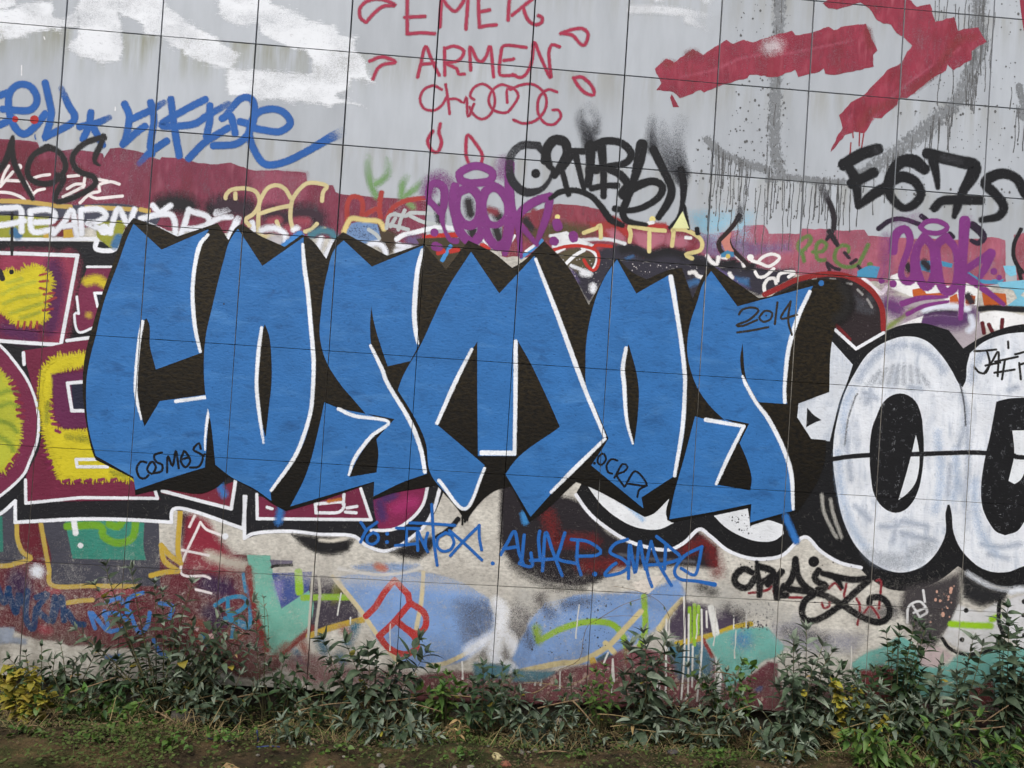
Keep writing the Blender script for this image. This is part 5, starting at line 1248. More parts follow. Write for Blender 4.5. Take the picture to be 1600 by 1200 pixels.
T = piece('year_2014_signature', 'handwritten brown year 2014, underlined, on the last blue S', 'graffiti', 1200, 500)
word(T, (48, 42, 32), 3.4, .5, '@7 1418,765 1440,735 1500,722 1540,742 1480,800 1402,832 1440,838 1530,800', '@7 1570,750 1545,785 1570,812 1615,795 1625,755 1590,742 1570,750 | 1588,772,2.5', '@8 58,690 42,825', '@8 140,685 80,790 180,768 | 140,685 125,800 148,892', '@7 1408,878 1500,865 1600,845')
T = piece('black_jair_tag', 'thin black tag with crosshatch strokes on the white letter', 'graffiti', 1560, 565)
word(T, (30, 28, 26), 3.4, .5, '@8 1290,995 1350,992 1425,985 | 1370,1000 1385,1070 1360,1130 1320,1128 1290,1095', '@8 1350,1135 1400,1060 1440,1000 1435,1150 | 1360,1085 1450,1065', '@8 1480,1050 1462,1170 | 1415,1130 1540,1110 | 1420,1060 1560,1030', '@8 1500,935 1502,975', '@8 1545,1015 1600,1000 | 1570,1070 1580,1170 | 1570,1080 1640,1060')
T = piece('blue_dedication_line', 'blue handwritten dedication line YO: INTOX. ALIALP. SMAPE under the lettering', 'graffiti', 830, 880)
TXT = (38, 100, 176)
word(T, TXT, 4.4, .6, '@l 148,160 200,240 | 302,160 200,240 145,350', '@l 265,258 210,300 210,355 260,372 312,335 310,280 265,258', '@l 400,270,5.5 | 398,350,5.5', '@l 490,215 710,222 | 585,222 585,378 | 480,385 690,365', '@l 695,430 690,330 692,242 735,340 795,455 770,400 770,330 790,262', '@l 828,-10 838,170 850,350 880,572 | 620,165 840,175 1050,190', '@l 960,262 890,310 880,390 935,438 1010,420 1042,350 1010,280 960,262,5', '@l 1000,240 1150,370 1310,522 | 1008,480 1130,345 1285,190 | 1285,190 1285,300 1308,425', '@l 1415,555,6')
word(T, TXT, 4.8, .6, '@m 55,340 100,260 152,180 180,320 210,400 | 75,300 175,285', '@m 218,205 200,380 180,400 270,422 265,330', '@m 325,178 318,240 330,380', '@m 345,452 355,300 370,185 420,330 482,487 | 262,382 425,370', '@m 500,190 470,290 455,370 580,402', '@m 590,250 585,380 612,480 | 545,235 660,250 748,310 720,345 580,352', '@m 708,475,7', '@m 935,235 850,265 815,325 900,370 940,420 890,465 778,485 815,430 855,400', '@m 942,505 950,270 975,400 992,462 1020,248 1040,360 1058,440', '@m 1100,250 1068,400 1080,490 1105,562 | 1100,255 1150,400 1240,555 | 1080,412 1200,405', '@m 1192,440 1200,285 | 1138,215 1230,290 1300,365 1170,410', '@m 1452,285 1330,350 1262,450 1300,510 1420,525 1540,548,7 | 1450,290 1430,400 1400,482 1308,435')
T = piece('black_infinity_tag', 'soft black tag ending in a lying figure eight on cream roughcast', 'graffiti', 1270, 930)
stroke(T, 'red_line', (132, 44, 52), '@g 230,380 320,370 400,350 430,320 | 450,360 470,420 | 590,420 700,420 | 940,340 1000,290 1050,350 | 1100,300 1080,420 1150,390 | 880,470 900,515 945,500 950,460 | 1190,430 1220,500 1200,660 | 1250,570 1310,500 1370,560 1390,600 | 1370,270 1410,280 1390,520', 3.4, 1.2)
for q in ('@g 255,195,9 190,165 125,200 100,270 150,325 220,330 285,250', '@g 300,105,5 308,220,8 325,320,10 322,400,8 | 310,140 400,165 450,200 400,255 325,290', '@g 520,190 470,270 480,420 | 460,240 400,300', '@g 645,80,9 625,210 580,300 510,360 | 645,90 665,220 720,310 800,370', '@g 808,100,15', '@g 850,180 815,240 850,285 910,310 900,345 850,350', '@g 885,205,8 1000,240 1060,330,5 | 1000,235 1150,260 1300,250', '@g 1300,265 1180,370 1060,480 930,570 820,625 740,620 702,550 730,450 800,400 | 600,345 740,365 900,400 1070,490 1230,590 1390,640 1480,580 1470,480 1400,420 1320,425 1305,460', '@g 540,320 600,350 | 500,400 560,400'):
    stroke(T, 'letter', (26, 25, 27), q, 9.5, 1.9)

# ================================================================== PLANTS AND LITTER AT THE FOOT OF THE WALL
MAT_LEAF = noisy('grey_green_leaf', (54, 70, 50), (80, 94, 72), 30, 0.6, 0.15, 0.002, rand=0.28, detail=2, spec=0.3, trans=0.18)
MAT_YOUNG = noisy('silver_leaf', (96, 108, 92), (124, 133, 116), 30, 0.75, 0.15, 0.002, rand=0.22, detail=2, spec=0.2, trans=0.15)
MAT_GREEN = noisy('fresh_leaf', (62, 92, 38), (92, 118, 52), 30, 0.5, 0.15, 0.002, rand=0.3, detail=2, spec=0.35, trans=0.25)
MAT_DARKG = noisy('deep_green_leaf', (40, 62, 36), (58, 80, 44), 30, 0.5, 0.15, 0.002, rand=0.3, detail=2, spec=0.35, trans=0.2)
MAT_YEL = noisy('yellowing_leaf', (118, 116, 40), (156, 140, 54), 24, 0.6, 0.15, 0.002, rand=0.28, detail=3, spec=0.3, trans=0.25)
MAT_LITTER = noisy('leaf_litter', (58, 48, 34), (96, 80, 56), 30, 0.95, 0.0)
MAT_DRY = noisy('dry_leaf', (120, 96, 62), (150, 128, 88), 30, 0.85, 0.2, 0.003, rand=0.25, trans=0.1)
MAT_STEM = noisy('young_stem', (74, 76, 50), (104, 96, 66), 40, 0.8, 0.3, 0.002)
MAT_TWIG = noisy('dry_twig', (92, 74, 54), (132, 112, 84), 50, 0.9, 0.5, 0.002)
MAT_STONE = noisy('stone', (92, 88, 80), (138, 132, 120), 26, 0.9, 0.6, 0.006, rand=0.2)
MAT_BRICK = noisy('brick_rubble', (120, 72, 56), (150, 98, 78), 26, 0.9, 0.6, 0.006)
MAT_STRAW = noisy('dead_grass', (108, 92, 62), (148, 130, 92), 40, 0.95, 0.0)
MAT_MOSS = noisy('moss_leaf', (50, 66, 26), (84, 96, 44), 40, 0.8, 0.0, trans=0.15)
pl = random.Random(21)

def leaf_mesh(name, mat, shape, fold=0.22, curve=0.35, seg=6, wave=0.0):
    """leaf of length 1 along +X, folded on its midrib and arching down; shape(t) gives the half width"""
    V, F = [], []
    for i in range(seg + 1):
        t = i / seg
        x = t * (1 - 0.12 * curve * t)
        z = -curve * t * t * 0.55 + 0.10 * t
        h = shape(t)
        wv = wave * math.sin(t * 17)
        V += [(x, -h, z + fold * h + wv), (x, 0, z), (x, h, z + fold * h - wv)]
    for i in range(seg):
        a = i * 3
        F += [(a, a + 3, a + 4, a + 1), (a + 1, a + 4, a + 5, a + 2)]
    me = bpy.data.meshes.new(name)
    me.from_pydata(V, [], F)
    me.materials.append(mat)
    me.polygons.foreach_set('use_smooth', [True] * len(me.polygons))
    return me
lance = lambda w: (lambda t: w * (math.sin(math.pi * min(1, t ** 0.72)) ** 0.9) * (1 - 0.25 * t) + 0.004)
ovate = lambda w: (lambda t: w * math.sin(math.pi * min(1, t ** 0.55)) ** 0.8 + 0.004)
LEAF = {'mature': [leaf_mesh('leaf', MAT_LEAF, lance(0.15 + 0.02 * k), 0.25, 0.25 + 0.28 * k) for k in range(4)],
        'young': [leaf_mesh('leaf', MAT_YOUNG, lance(0.12 + 0.02 * k), 0.5, 0.15 + 0.25 * k) for k in range(3)],
        'green': [leaf_mesh('leaf', MAT_GREEN, lance(0.17 + 0.03 * k), 0.25, 0.2 + 0.3 * k) for k in range(3)],
        'dark': [leaf_mesh('leaf', MAT_DARKG, lance(0.18 + 0.02 * k), 0.25, 0.3 + 0.3 * k) for k in range(3)],
        'ovate': [leaf_mesh('leaf', MAT_GREEN, ovate(0.34 + 0.04 * k), 0.2, 0.3 + 0.2 * k, wave=0.02) for k in range(2)],
        'yellow': [leaf_mesh('leaf', MAT_YEL, ovate(0.33 + 0.05 * k), 0.18, 0.3 + 0.25 * k, wave=0.03) for k in range(3)],
        'dry': [leaf_mesh('leaf', MAT_DRY, lance(0.12 + 0.04 * k), 0.6, 0.6 + 0.4 * k, wave=0.03) for k in range(2)]}
def put_leaf(parent, base, pos, direc, size, kind, r, roll=None):
    me = LEAF[kind][r.randrange(len(LEAF[kind]))]
    o = bpy.data.objects.new('leaf', me)
    x = Vector(direc).normalized()
    up = Vector((r.uniform(-.35, .35), r.uniform(-.35, .35), 1.0))
    y = up.cross(x)
    if y.length < 1e-3: y = Vector((0, 1, 0))
    y.normalize(); z = x.cross(y)
    m = Matrix((x, y, z)).transposed().to_4x4()
    m = m @ Matrix.Rotation(r.uniform(-.5, .5), 4, 'X')
    m = Matrix.Translation(Vector(pos) - base) @ m @ Matrix.Diagonal((size, size * r.uniform(.85, 1.15), size, 1))
    o.parent = parent
    o.matrix_basis = m
    col.objects.link(o)
    return o
def tube(points, r0, r1, sides=5):
    V, F = [], []
    n = len(points)
    for i, p in enumerate(points):
        p = Vector(p)
        d = (Vector(points[min(n - 1, i + 1)]) - Vector(points[max(0, i - 1)])).normalized()
        a = d.cross(Vector((0.31, 0.9, 0.2))).normalized(); b = d.cross(a)
        rr = r0 + (r1 - r0) * i / (n - 1)
        for k in range(sides):
            t = 2 * math.pi * k / sides
            V.append(p + (a * math.cos(t) + b * math.sin(t)) * rr)
    for i in range(n - 1):
        for k in range(sides):
            F.append((i * sides + k, i * sides + (k + 1) % sides, (i + 1) * sides + (k + 1) % sides, (i + 1) * sides + k))
    F.append(tuple(range(sides))[::-1]); F.append(tuple((n - 1) * sides + k for k in range(sides)))
    return V, F
def bez(a, b, c, n):
    return [a * (1 - t) ** 2 + b * 2 * t * (1 - t) + c * t * t for t in [i / n for i in range(n + 1)]]
def root_at(px, py, Y):
    p = at(px, py, Y)
    return Vector((p.x, Y, gz(p.x, Y) - 0.01))

def stem_line(root, px, py, Y, r, sag=0.0):
    tip = at(px, py, Y)
    mid = (root + tip) / 2 + Vector((r.uniform(-.05, .05), r.uniform(-.05, .05), r.uniform(.02, .10) - sag))
    L = (tip - root).length
    return bez(root, mid, tip, max(4, int(L / 0.05))), L
def shrub(label, bx, by, Y, tips, leaf=0.11, more=1, kinds=('mature', 'young'), seed=0, gap=0.055, bare=0.22, name='butterfly_bush', group=None, thick=0.005):
    """woody weed: arching stems from one root, leaves in crossed pairs, silvery rosette at each tip"""
    r = random.Random(seed)
    base = root_at(bx, by, Y)
    leaf *= 1.03; gap *= 0.80
    tips = list(tips) + [(x + r.uniform(-22, 22), y + r.uniform(6, 34)) for (x, y) in [t[:2] for t in tips][::2] for _ in range(more)]
    T = empty(name, base, label, 'shrub', group)
    for k, tp in enumerate(tips):
        px, py = tp[0], tp[1]
        Yt = Y + (tp[2] if len(tp) > 2 else r.uniform(-.14, .06))
        Yt = min(Yt, -0.06)
        pts, L = stem_line(base + Vector((r.uniform(-.03, .03), r.uniform(-.03, .03), 0)), px, py, Yt, r)
        V, F = tube([p - base for p in pts], thick * r.uniform(.8, 1.2), 0.0016)
        st = mesh_obj('stem', V, F, MAT_STEM, T, smooth=True)
        n = max(2, int(L * (1 - bare) / gap))
        phase = r.uniform(0, 3)
        for i in range(n + 1):
            f = bare + (1 - bare) * i / n
            u = f * (len(pts) - 1); a = int(min(u, len(pts) - 2)); pos = pts[a].lerp(pts[a + 1], u - a)
            d = (pts[a + 1] - pts[a]).normalized()
            s1 = d.cross(Vector((0.2, 1, 0.1))).normalized(); s2 = d.cross(s1)
            top = f > 0.93
            for side in (0, math.pi):
                ang = phase + i * math.pi / 2 + side + r.uniform(-.3, .3)
                out = s1 * math.cos(ang) + s2 * math.sin(ang)
                dr = out * r.uniform(.8, 1.1) + d * (0.25 + 0.9 * max(0, f - 0.7) / 0.3 * r.uniform(.5, 1)) + Vector((0, 0, -.12))
                sz = leaf * r.uniform(.65, 1.15) * (0.7 if f < .4 else 1.0) * (0.8 if top else 1)
                kd = kinds[1] if (top or r.random() < .22) else kinds[0]
                if r.random() < .025: kd = 'yellow' if r.random() < .5 else 'dry'
                if kd in ('yellow', 'dry'): sz *= .55
                q = pos + dr.normalized() * sz
                if q.y > -0.012: dr.y = -abs(dr.y) * .6; 
                if r.random() < .90: put_leaf(st, base, pos, dr, sz, kd, r)
        for i in range(r.randint(5, 8)):
            ang = r.uniform(0, 6.28)
            out = s1 * math.cos(ang) + s2 * math.sin(ang)
            put_leaf(st, base, pts[-1], out * .7 + d * r.uniform(.5, 1.3), leaf * r.uniform(.35, .7), kinds[1], r)
    return T

G = None
shrub('straggling grey-green shrub in front of the bright blue looping tag', 250, 1085, -.30,
      [(165, 885), (205, 890), (242, 912), (300, 912), (345, 958), (270, 950), (395, 940), (352, 1000), (300, 985), (190, 975), (120, 985), (230, 1020), (385, 1010), (270, 1060), (330, 1075)], leaf=.10, seed=1, gap=.055, bare=.22, thick=.006)
shrub('low grey-green shrub at the ragged foot of the maroon field', 110, 1085, -.22, [(95, 1008), (120, 1030), (150, 1020), (75, 1035), (135, 1055), (170, 1045)], leaf=.085, seed=2)
shrub('thin upright weed with small whorls beside the mint triangle', 418, 1100, -.20, [(412, 935), (418, 1000), (400, 1040)], leaf=.05, seed=3, gap=.075, kinds=('mature', 'young'), bare=.45, thick=.003)
shrub('broad-leaved shrub spreading in front of the red monogram', 585, 1120, -.32,
      [(505, 1000), (540, 1005), (575, 1015), (590, 1025), (620, 1035), (640, 1060), (560, 1030), (610, 1045), (530, 1060), (665, 1020), (655, 1000), (515, 1040)], leaf=.125, more=0, seed=4, kinds=('mature', 'mature'))
shrub('silver-tipped shrub rooted in the bank below the red monogram', 610, 1168, -.62,
      [(590, 1115), (605, 1125), (640, 1105), (555, 1105), (575, 1140), (625, 1140), (655, 1145), (535, 1130), (660, 1125)], leaf=.115, seed=5, kinds=('mature', 'young'))
shrub('fresh green leafy shrub between two grey-green ones', 695, 1120, -.25, [(680, 1045), (700, 1055), (712, 1070), (660, 1075), (690, 1080), (722, 1085)], leaf=.095, seed=6, kinds=('green', 'green'))
shrub('small silver seedling shrub on the edge of the bank beside the blue wire', 455, 1172, -.66, [(440, 1125), (470, 1120), (450, 1150), (480, 1150), (430, 1150)], leaf=.09, seed=7, kinds=('mature', 'young'))
shrub('drooping dark shrub with yellowed lower leaves under the grey mist', 745, 1135, -.38, [(735, 1085), (770, 1060), (755, 1040), (790, 1060), (760, 1105), (725, 1100), (785, 1085)], leaf=.095, seed=8, kinds=('dark', 'mature'))
shrub('grey-green shrub with clustered heads below the cream rim', 815, 1160, -.45, [(790, 1085), (815, 1085), (835, 1095), (805, 1120), (840, 1130), (785, 1120), (855, 1150), (825, 1150)], leaf=.10, seed=9)
shrub('tall grey-green shrub with long drooping leaves in front of the white drips', 995, 1160, -.42,
      [(1005, 990), (985, 1010), (1040, 1000), (1020, 1040), (975, 1055), (1000, 1070), (1010, 1110), (985, 1125), (1025, 1130), (1060, 1020), (1000, 1145)], leaf=.135, seed=10, gap=.06, bare=.12)
shrub('fresh green weed at the wall foot beside the tall drooping shrub', 940, 1115, -.20, [(930, 1050), (945, 1042), (955, 1065), (935, 1080), (920, 1075)], leaf=.07, seed=11, kinds=('green', 'green'))
shrub('low silver shrubs tuft before the rubble gap under the panels', 1110, 1165, -.42, [(1095, 1110), (1120, 1115), (1140, 1105), (1085, 1130), (1130, 1135), (1155, 1120), (1070, 1140)], leaf=.085, seed=12)
shrub('thin grey-green shrub in front of the wide white drip', 1135, 1125, -.26, [(1120, 1040), (1135, 1050), (1150, 1060), (1105, 1060), (1090, 1030)], leaf=.085, seed=13)
shrub('bushy grey-green shrub rising below the lying figure eight', 1250, 1165, -.40,
      [(1260, 985), (1240, 1000), (1225, 1035), (1285, 1010), (1300, 1020), (1270, 1040), (1240, 1060), (1215, 1075), (1290, 1060), (1260, 1090), (1310, 1055), (1235, 1110), (1295, 1100)], leaf=.12, seed=14, gap=.055, bare=.10)
shrub('slender shrub with dark hanging leaves before the mint triangle', 1400, 1130, -.26,
      [(1385, 990), (1405, 985), (1430, 970), (1445, 985), (1395, 1010), (1455, 1000), (1420, 1040), (1380, 1050)], leaf=.095, seed=15, kinds=('dark', 'mature'), gap=.06)
shrub('grey-green shrub crowding the smiling white face', 1480, 1150, -.36,
      [(1470, 1040), (1495, 1055), (1520, 1000), (1535, 1010), (1455, 1075), (1500, 1085), (1470, 1105), (1540, 1070), (1440, 1100), (1515, 1110)], leaf=.115, seed=16, gap=.055)
shrub('tall leafy shrub covering the second white face', 1570, 1150, -.38,
      [(1575, 950), (1560, 1000), (1590, 990), (1605, 1040), (1580, 1050), (1555, 1060), (1620, 1000), (1595, 1090), (1565, 1100), (1625, 1080)], leaf=.125, seed=17, kinds=('mature', 'mature'), gap=.055)
shrub('silver shrub sprawling on the bank below the figure eight tag', 1240, 1215, -.72, [(1215, 1170), (1245, 1150), (1265, 1160), (1225, 1190), (1210, 1195), (1275, 1185)], leaf=.11, seed=18, kinds=('mature', 'young'))
shrub('bright green nettle-like clump on the bank beside the shrubs', 1380, 1215, -.78,
      [(1340, 1160), (1365, 1150), (1390, 1145), (1410, 1165), (1375, 1175), (1345, 1185), (1425, 1180), (1400, 1190), (1330, 1140)], leaf=.095, seed=19, kinds=('green', 'green'), name='nettle_clump', gap=.045)
shrub('deep green clump at the end of the bank under the leafy shrub', 1565, 1215, -.74, [(1560, 1160), (1590, 1150), (1575, 1180), (1610, 1165), (1545, 1180), (1600, 1190)], leaf=.10, seed=20, kinds=('dark', 'green'), name='nettle_clump', gap=.045)
shrub('dull grey-green shrub filling the hollow beside the fallen black plastic', 1390, 1160, -.48, [(1370, 1100), (1400, 1105), (1425, 1095), (1450, 1120), (1350, 1110), (1410, 1130), (1330, 1100), (1440, 1150)], leaf=.10, seed=22)
shrub('small dusty shrub beside the twig pile under the cream wedge', 905, 1165, -.40, [(895, 1135), (915, 1130), (925, 1145), (885, 1148)], leaf=.07, seed=23)

shrub('dense dull green shrub at the wall foot between the monogram and the mist', 660, 1130, -.20, [(650, 1070), (675, 1085), (640, 1090), (630, 1110), (668, 1105), (700, 1110)], leaf=.095, seed=71, kinds=('dark', 'mature'))
shrub('shaggy grey-green shrub under the bushy one in front of the maroon stain', 1230, 1180, -.50, [(1190, 1110), (1215, 1120), (1240, 1115), (1270, 1125), (1200, 1140), (1255, 1145), (1180, 1135), (1290, 1130)], leaf=.105, seed=72)
shrub('grey-green shrub low in the hollow right of the lime yellow bramble', 1330, 1160, -.36, [(1310, 1085), (1340, 1075), (1360, 1090), (1325, 1110), (1350, 1120), (1300, 1120), (1375, 1075)], leaf=.105, seed=73)
shrub('mixed green shrub tumbling over the bank below the white faces', 1490, 1190, -.62, [(1450, 1130), (1480, 1120), (1510, 1130), (1530, 1120), (1465, 1155), (1500, 1160), (1440, 1150), (1540, 1150)], leaf=.10, seed=74, kinds=('mature', 'green'))
shrub('dark shrub against the panels between the mint triangle and the faces', 1440, 1140, -.16, [(1420, 1060), (1440, 1050), (1410, 1080), (1460, 1070), (1430, 1095), (1400, 1070)], leaf=.10, seed=75, kinds=('dark', 'mature'))
shrub('weedy grey shrub in the hollow under the ragged panel edge', 340, 1125, -.34, [(300, 1060), (325, 1055), (350, 1065), (375, 1055), (310, 1085), (345, 1090), (380, 1085), (270, 1085), (400, 1075)], leaf=.085, seed=76)
shrub('low green weeds clump below the straggling shrub', 205, 1130, -.40, [(180, 1085), (205, 1075), (230, 1085), (250, 1095), (190, 1105), (225, 1110)], leaf=.075, seed=77, kinds=('green', 'dark'), name='nettle_clump')
shrub('grey tuft of shrub between the tall shrub and the rubble', 1065, 1150, -.34, [(1050, 1095), (1075, 1090), (1060, 1115), (1090, 1110), (1040, 1120)], leaf=.085, seed=78)
shrub('low grey-green shrub left of the tall drooping one', 870, 1150, -.34, [(855, 1100), (880, 1105), (865, 1125), (895, 1120), (845, 1120)], leaf=.08, seed=79)

shrub('olive shrub tangled in front of the pale strip under the maroon field', 60, 1095, -.18, [(40, 1020), (65, 1010), (85, 1030), (30, 1045), (60, 1050), (95, 1050), (15, 1030)], leaf=.075, seed=171, kinds=('dark', 'mature'))
shrub('olive shrub tangled between the blue loops and the steel blue letter', 300, 1090, -.16, [(275, 1000), (300, 970), (325, 1010), (350, 1030), (290, 1035), (320, 1045), (260, 1040), (375, 1040), (340, 985)], leaf=.085, seed=172, kinds=('dark', 'mature'))
shrub('ragged shrub hiding the panel edge under the mint triangle', 440, 1105, -.16, [(420, 1040), (445, 1030), (465, 1045), (430, 1065), (455, 1065), (485, 1060), (500, 1075)], leaf=.08, seed=173, kinds=('dark', 'mature'))
shrub('dim shrub low under the blue loops beside the withered stalk', 185, 1100, -.22, [(160, 1040), (185, 1030), (205, 1045), (225, 1055), (170, 1065), (200, 1070), (145, 1060)], leaf=.08, seed=174, kinds=('dark', 'mature'))
shrub('dark tangle of weeds in the hollow left of the rotten log', 130, 1130, -.42, [(105, 1085), (130, 1080), (155, 1090), (120, 1105), (150, 1110), (95, 1105), (175, 1100)], leaf=.07, seed=175, kinds=('dark', 'green'), name='nettle_clump')
shrub('dark tangle of weeds in the hollow beside the silver seedling', 500, 1125, -.40, [(480, 1090), (505, 1085), (525, 1095), (490, 1105), (515, 1110), (460, 1100)], leaf=.07, seed=176, kinds=('dark', 'mature'), name='nettle_clump')
shrub('weedy shrub against the panels under the grey mist', 780, 1110, -.14, [(760, 1050), (785, 1040), (805, 1055), (770, 1075), (800, 1080), (745, 1070)], leaf=.08, seed=177, kinds=('dark', 'mature'))
shrub('thin weedy shrub against the worn maroon strip', 890, 1115, -.14, [(870, 1070), (890, 1060), (910, 1075), (880, 1090), (905, 1095)], leaf=.065, seed=178, kinds=('dark', 'mature'))
shrub('dense shrub against the panels between the bushy shrub and mint triangle', 1340, 1125, -.15, [(1315, 1040), (1340, 1050), (1365, 1045), (1325, 1065), (1350, 1075), (1300, 1060)], leaf=.09, seed=179, kinds=('dark', 'mature'))

def bramble(label, bx, by, Y, tips, kind, leaf, seed, name='bramble', cat='bramble', stemmat=None):
    r = random.Random(seed); base = root_at(bx, by, Y)
    T = empty(name, base, label, cat)
    for (px, py) in tips:
        pts, L = stem_line(base, px, py, Y + r.uniform(-.08, .06), r, -.03)
        V, F = tube([p - base for p in pts], .003, .0014, 4)
        st = mesh_obj('stem', V, F, stemmat or MAT_TWIG, T, smooth=True)
        n = max(3, int(L / .045))
        for i in range(n):
            u = (.35 + .65 * i / max(1, n - 1)) * (len(pts) - 1); a = int(min(u, len(pts) - 2)); pos = pts[a].lerp(pts[a + 1], u - a)
            for _ in range(3 if i == n - 1 else 2):
                d = Vector((r.uniform(-1, 1), r.uniform(-1, .1), r.uniform(-.4, .6)))
                put_leaf(st, base, pos, d, leaf * r.uniform(.6, 1.15), kind if r.random() < .85 else 'ovate', r)
    return T
bramble('yellowing broad-leaved bramble beside the mossy plank', 40, 1135, -.50, [(15, 1040), (35, 1045), (10, 1065), (55, 1060), (80, 1075), (45, 1085), (70, 1095), (25, 1095), (5, 1085), (90, 1085), (50, 1110), (15, 1110), (30, 1075), (65, 1080), (20, 1050), (60, 1045), (85, 1105), (0, 1050), (40, 1120)], 'yellow', .062, 41)
bramble('trailing bramble with a few yellow-green leaves above the maroon strip', 1160, 1110, -.24, [(1160, 1030), (1175, 1040), (1095, 1065), (1080, 1055), (1140, 1065)], 'ovate', .06, 42)
bramble('bramble shoot with lime yellow leaves inside the bushy shrub', 1330, 1150, -.45, [(1300, 1060), (1335, 1070), (1310, 1095), (1365, 1130), (1380, 1120), (1345, 1105), (1275, 1120), (1395, 1140)], 'yellow', .065, 43)
bramble('creeping green clover-like weed on the earth below the blue tag', 200, 1165, -.62, [(175, 1130), (205, 1110), (215, 1100), (195, 1140), (225, 1150), (150, 1145), (130, 1150), (245, 1140), (270, 1135), (285, 1110)], 'ovate', .045, 44, name='creeping_weed', cat='weed')
bramble('low green weed among the moss in the near earth', 120, 1195, -.85, [(85, 1165), (120, 1150), (145, 1160), (60, 1190), (110, 1185)], 'ovate', .05, 45, name='creeping_weed', cat='weed')
for i_, (bx, tips_, lab) in enumerate((
        (40, [(15, 1150), (40, 1140), (65, 1155), (25, 1175), (55, 1180), (85, 1170)], 'dark creeping weed over the end of the mossy plank'),
        (160, [(140, 1165), (165, 1160), (190, 1170), (150, 1185), (180, 1190)], 'small leafy creeper on mossy soil below the clover-like weed'),
        (265, [(245, 1160), (270, 1155), (295, 1165), (260, 1185), (290, 1190)], 'flat green creeper in front of the rotten log'),
        (345, [(325, 1145), (350, 1140), (375, 1150), (335, 1165), (395, 1140)], 'thin creeper spreading between the log and the sandstone lump'),
        (520, [(500, 1175), (525, 1170), (545, 1185), (510, 1195)], 'sparse creeper on the bank beside the silver seedling'),
        (720, [(700, 1180), (725, 1175), (745, 1190), (710, 1195)], 'creeping weed on the bank below the withered straw weed'),
        (905, [(885, 1180), (905, 1172), (930, 1180), (895, 1195)], 'green creeper on the sandy bank below the twig pile'),
        (1120, [(1100, 1180), (1125, 1172), (1150, 1185), (1110, 1196)], 'creeper with round leaves on the bank below the silver tuft'))):
    bramble(lab, bx, 1195, -.82 - .05 * (i_ % 3), tips_, 'ovate', .042, 90 + i_, name='creeping_weed', cat='weed', stemmat=MAT_STEM)
bramble('ragged weed with yellow leaves in the hollow below the red monogram', 560, 1120, -.28, [(555, 1080), (570, 1070), (545, 1090), (590, 1095)], 'yellow', .055, 46, name='creeping_weed', cat='weed')
bramble('pale dry weed with drooping straw leaves below the purple strip', 715, 1170, -.55, [(705, 1140), (715, 1125), (735, 1140), (720, 1155)], 'dry', .06, 47, name='withered_weed', cat='weed')
bramble('withered stalk with curled tan leaves in front of the blue loops', 222, 1060, -.24, [(222, 990), (226, 1015)], 'dry', .05, 48, name='withered_weed', cat='weed')

# climbing vine that wanders up over the pale blue wave
def vine(label, lines, seed, leaf=.035):
    r = random.Random(seed)
    p0 = parse(lines)[0][0]
    base = at(p0[0], p0[1], -.05)
    T = empty('climbing_vine', base, label, 'vine')
    for ln in parse(lines):
        P = [at(q[0], q[1], -.035 - .02 * r.random()) for q in spline(ln, step=10)]
        V, F = tube([p - base for p in P], .0022, .0014, 4)
        st = mesh_obj('stem', V, F, MAT_TWIG, T, smooth=True)
        for i in range(2, len(P), 3):
            if r.random() < .75:
                put_leaf(st, base, P[i], (r.uniform(-1, 1), -.5, r.uniform(-.6, .8)), leaf * r.uniform(.6, 1.2), 'green' if r.random() < .7 else 'dry', r)
vine('thin leafy vine wandering up over the pale blue wave', '@m 460,1140 600,1070 630,920 670,820 780,775 900,765 1010,770 | 730,790 900,690 1050,640 1100,620 | 1240,810 1190,700 1100,630 960,580 840,560', 51)
vine('bare reddish runner leaning across the mint triangle', '@n 900,1130 880,860 780,790 640,700 | 880,1060 800,960', 52, .03)

# twigs, straw, stones
def twig(label, p, q, Y0, Y1, r0, seed, group=None, name='twig'):
    r = random.Random(seed)
    a, b = at(*p, Y0), at(*q, Y1)
    for v in (a, b):
        v.z = max(v.z, gz(v.x, v.y) + r0)
    m = (a + b) / 2 + Vector((0, 0, r.uniform(-.02, .04)))
    m.z = max(m.z, gz(m.x, m.y) + r0)
    V, F = tube([v - a for v in bez(a, m, b, 7)], r0, r0 * .5, 5)
    o = mesh_obj(name, V, F, MAT_TWIG if name == 'twig' else MAT_STRAW, None, a, smooth=True)
    tag(o, label, name.split('_')[-1], group)
tw = [((460, 1113), (552, 1098)), ((552, 1098), (650, 1090)), ((575, 1102), (594, 1074)), ((105, 1083), (182, 1058)), ((140, 1133), (192, 1126)), ((243, 1112), (288, 1140)), ((75, 1130), (97, 1112)), ((210, 1128), (262, 1132)), ((330, 1097), (395, 1084)), ((240, 1100), (265, 1088)),
      ((682, 1152), (712, 1130)), ((840, 1107), (905, 1093)), ((895, 1095), (930, 1135)), ((1048, 1095), (1062, 1112)), ((1062, 1108), (1075, 1094)), ((1290, 1175), (1345, 1200)), ((1535, 1130), (1576, 1102)), ((1500, 1130), (1560, 1126)), ((1505, 1140), (1570, 1135)), ((840, 1182), (890, 1176)), ((480, 1190), (495, 1187)), ((20, 1115), (60, 1122)), ((30, 1200), (68, 1168)), ((545, 1080), (585, 1092)), ((1160, 1060), (1110, 1050)), ((640, 1098), (690, 1112))]
for i, (p, q) in enumerate(tw):
    yb = -.22 - .5 * max(0, min(1, (max(p[1], q[1]) - 1070) / 110))
    twig('dry brown twig fallen among the weeds at the wall foot', p, q, yb, yb - .05, .0045 + .003 * pl.random(), i, 'dry twigs along the wall')
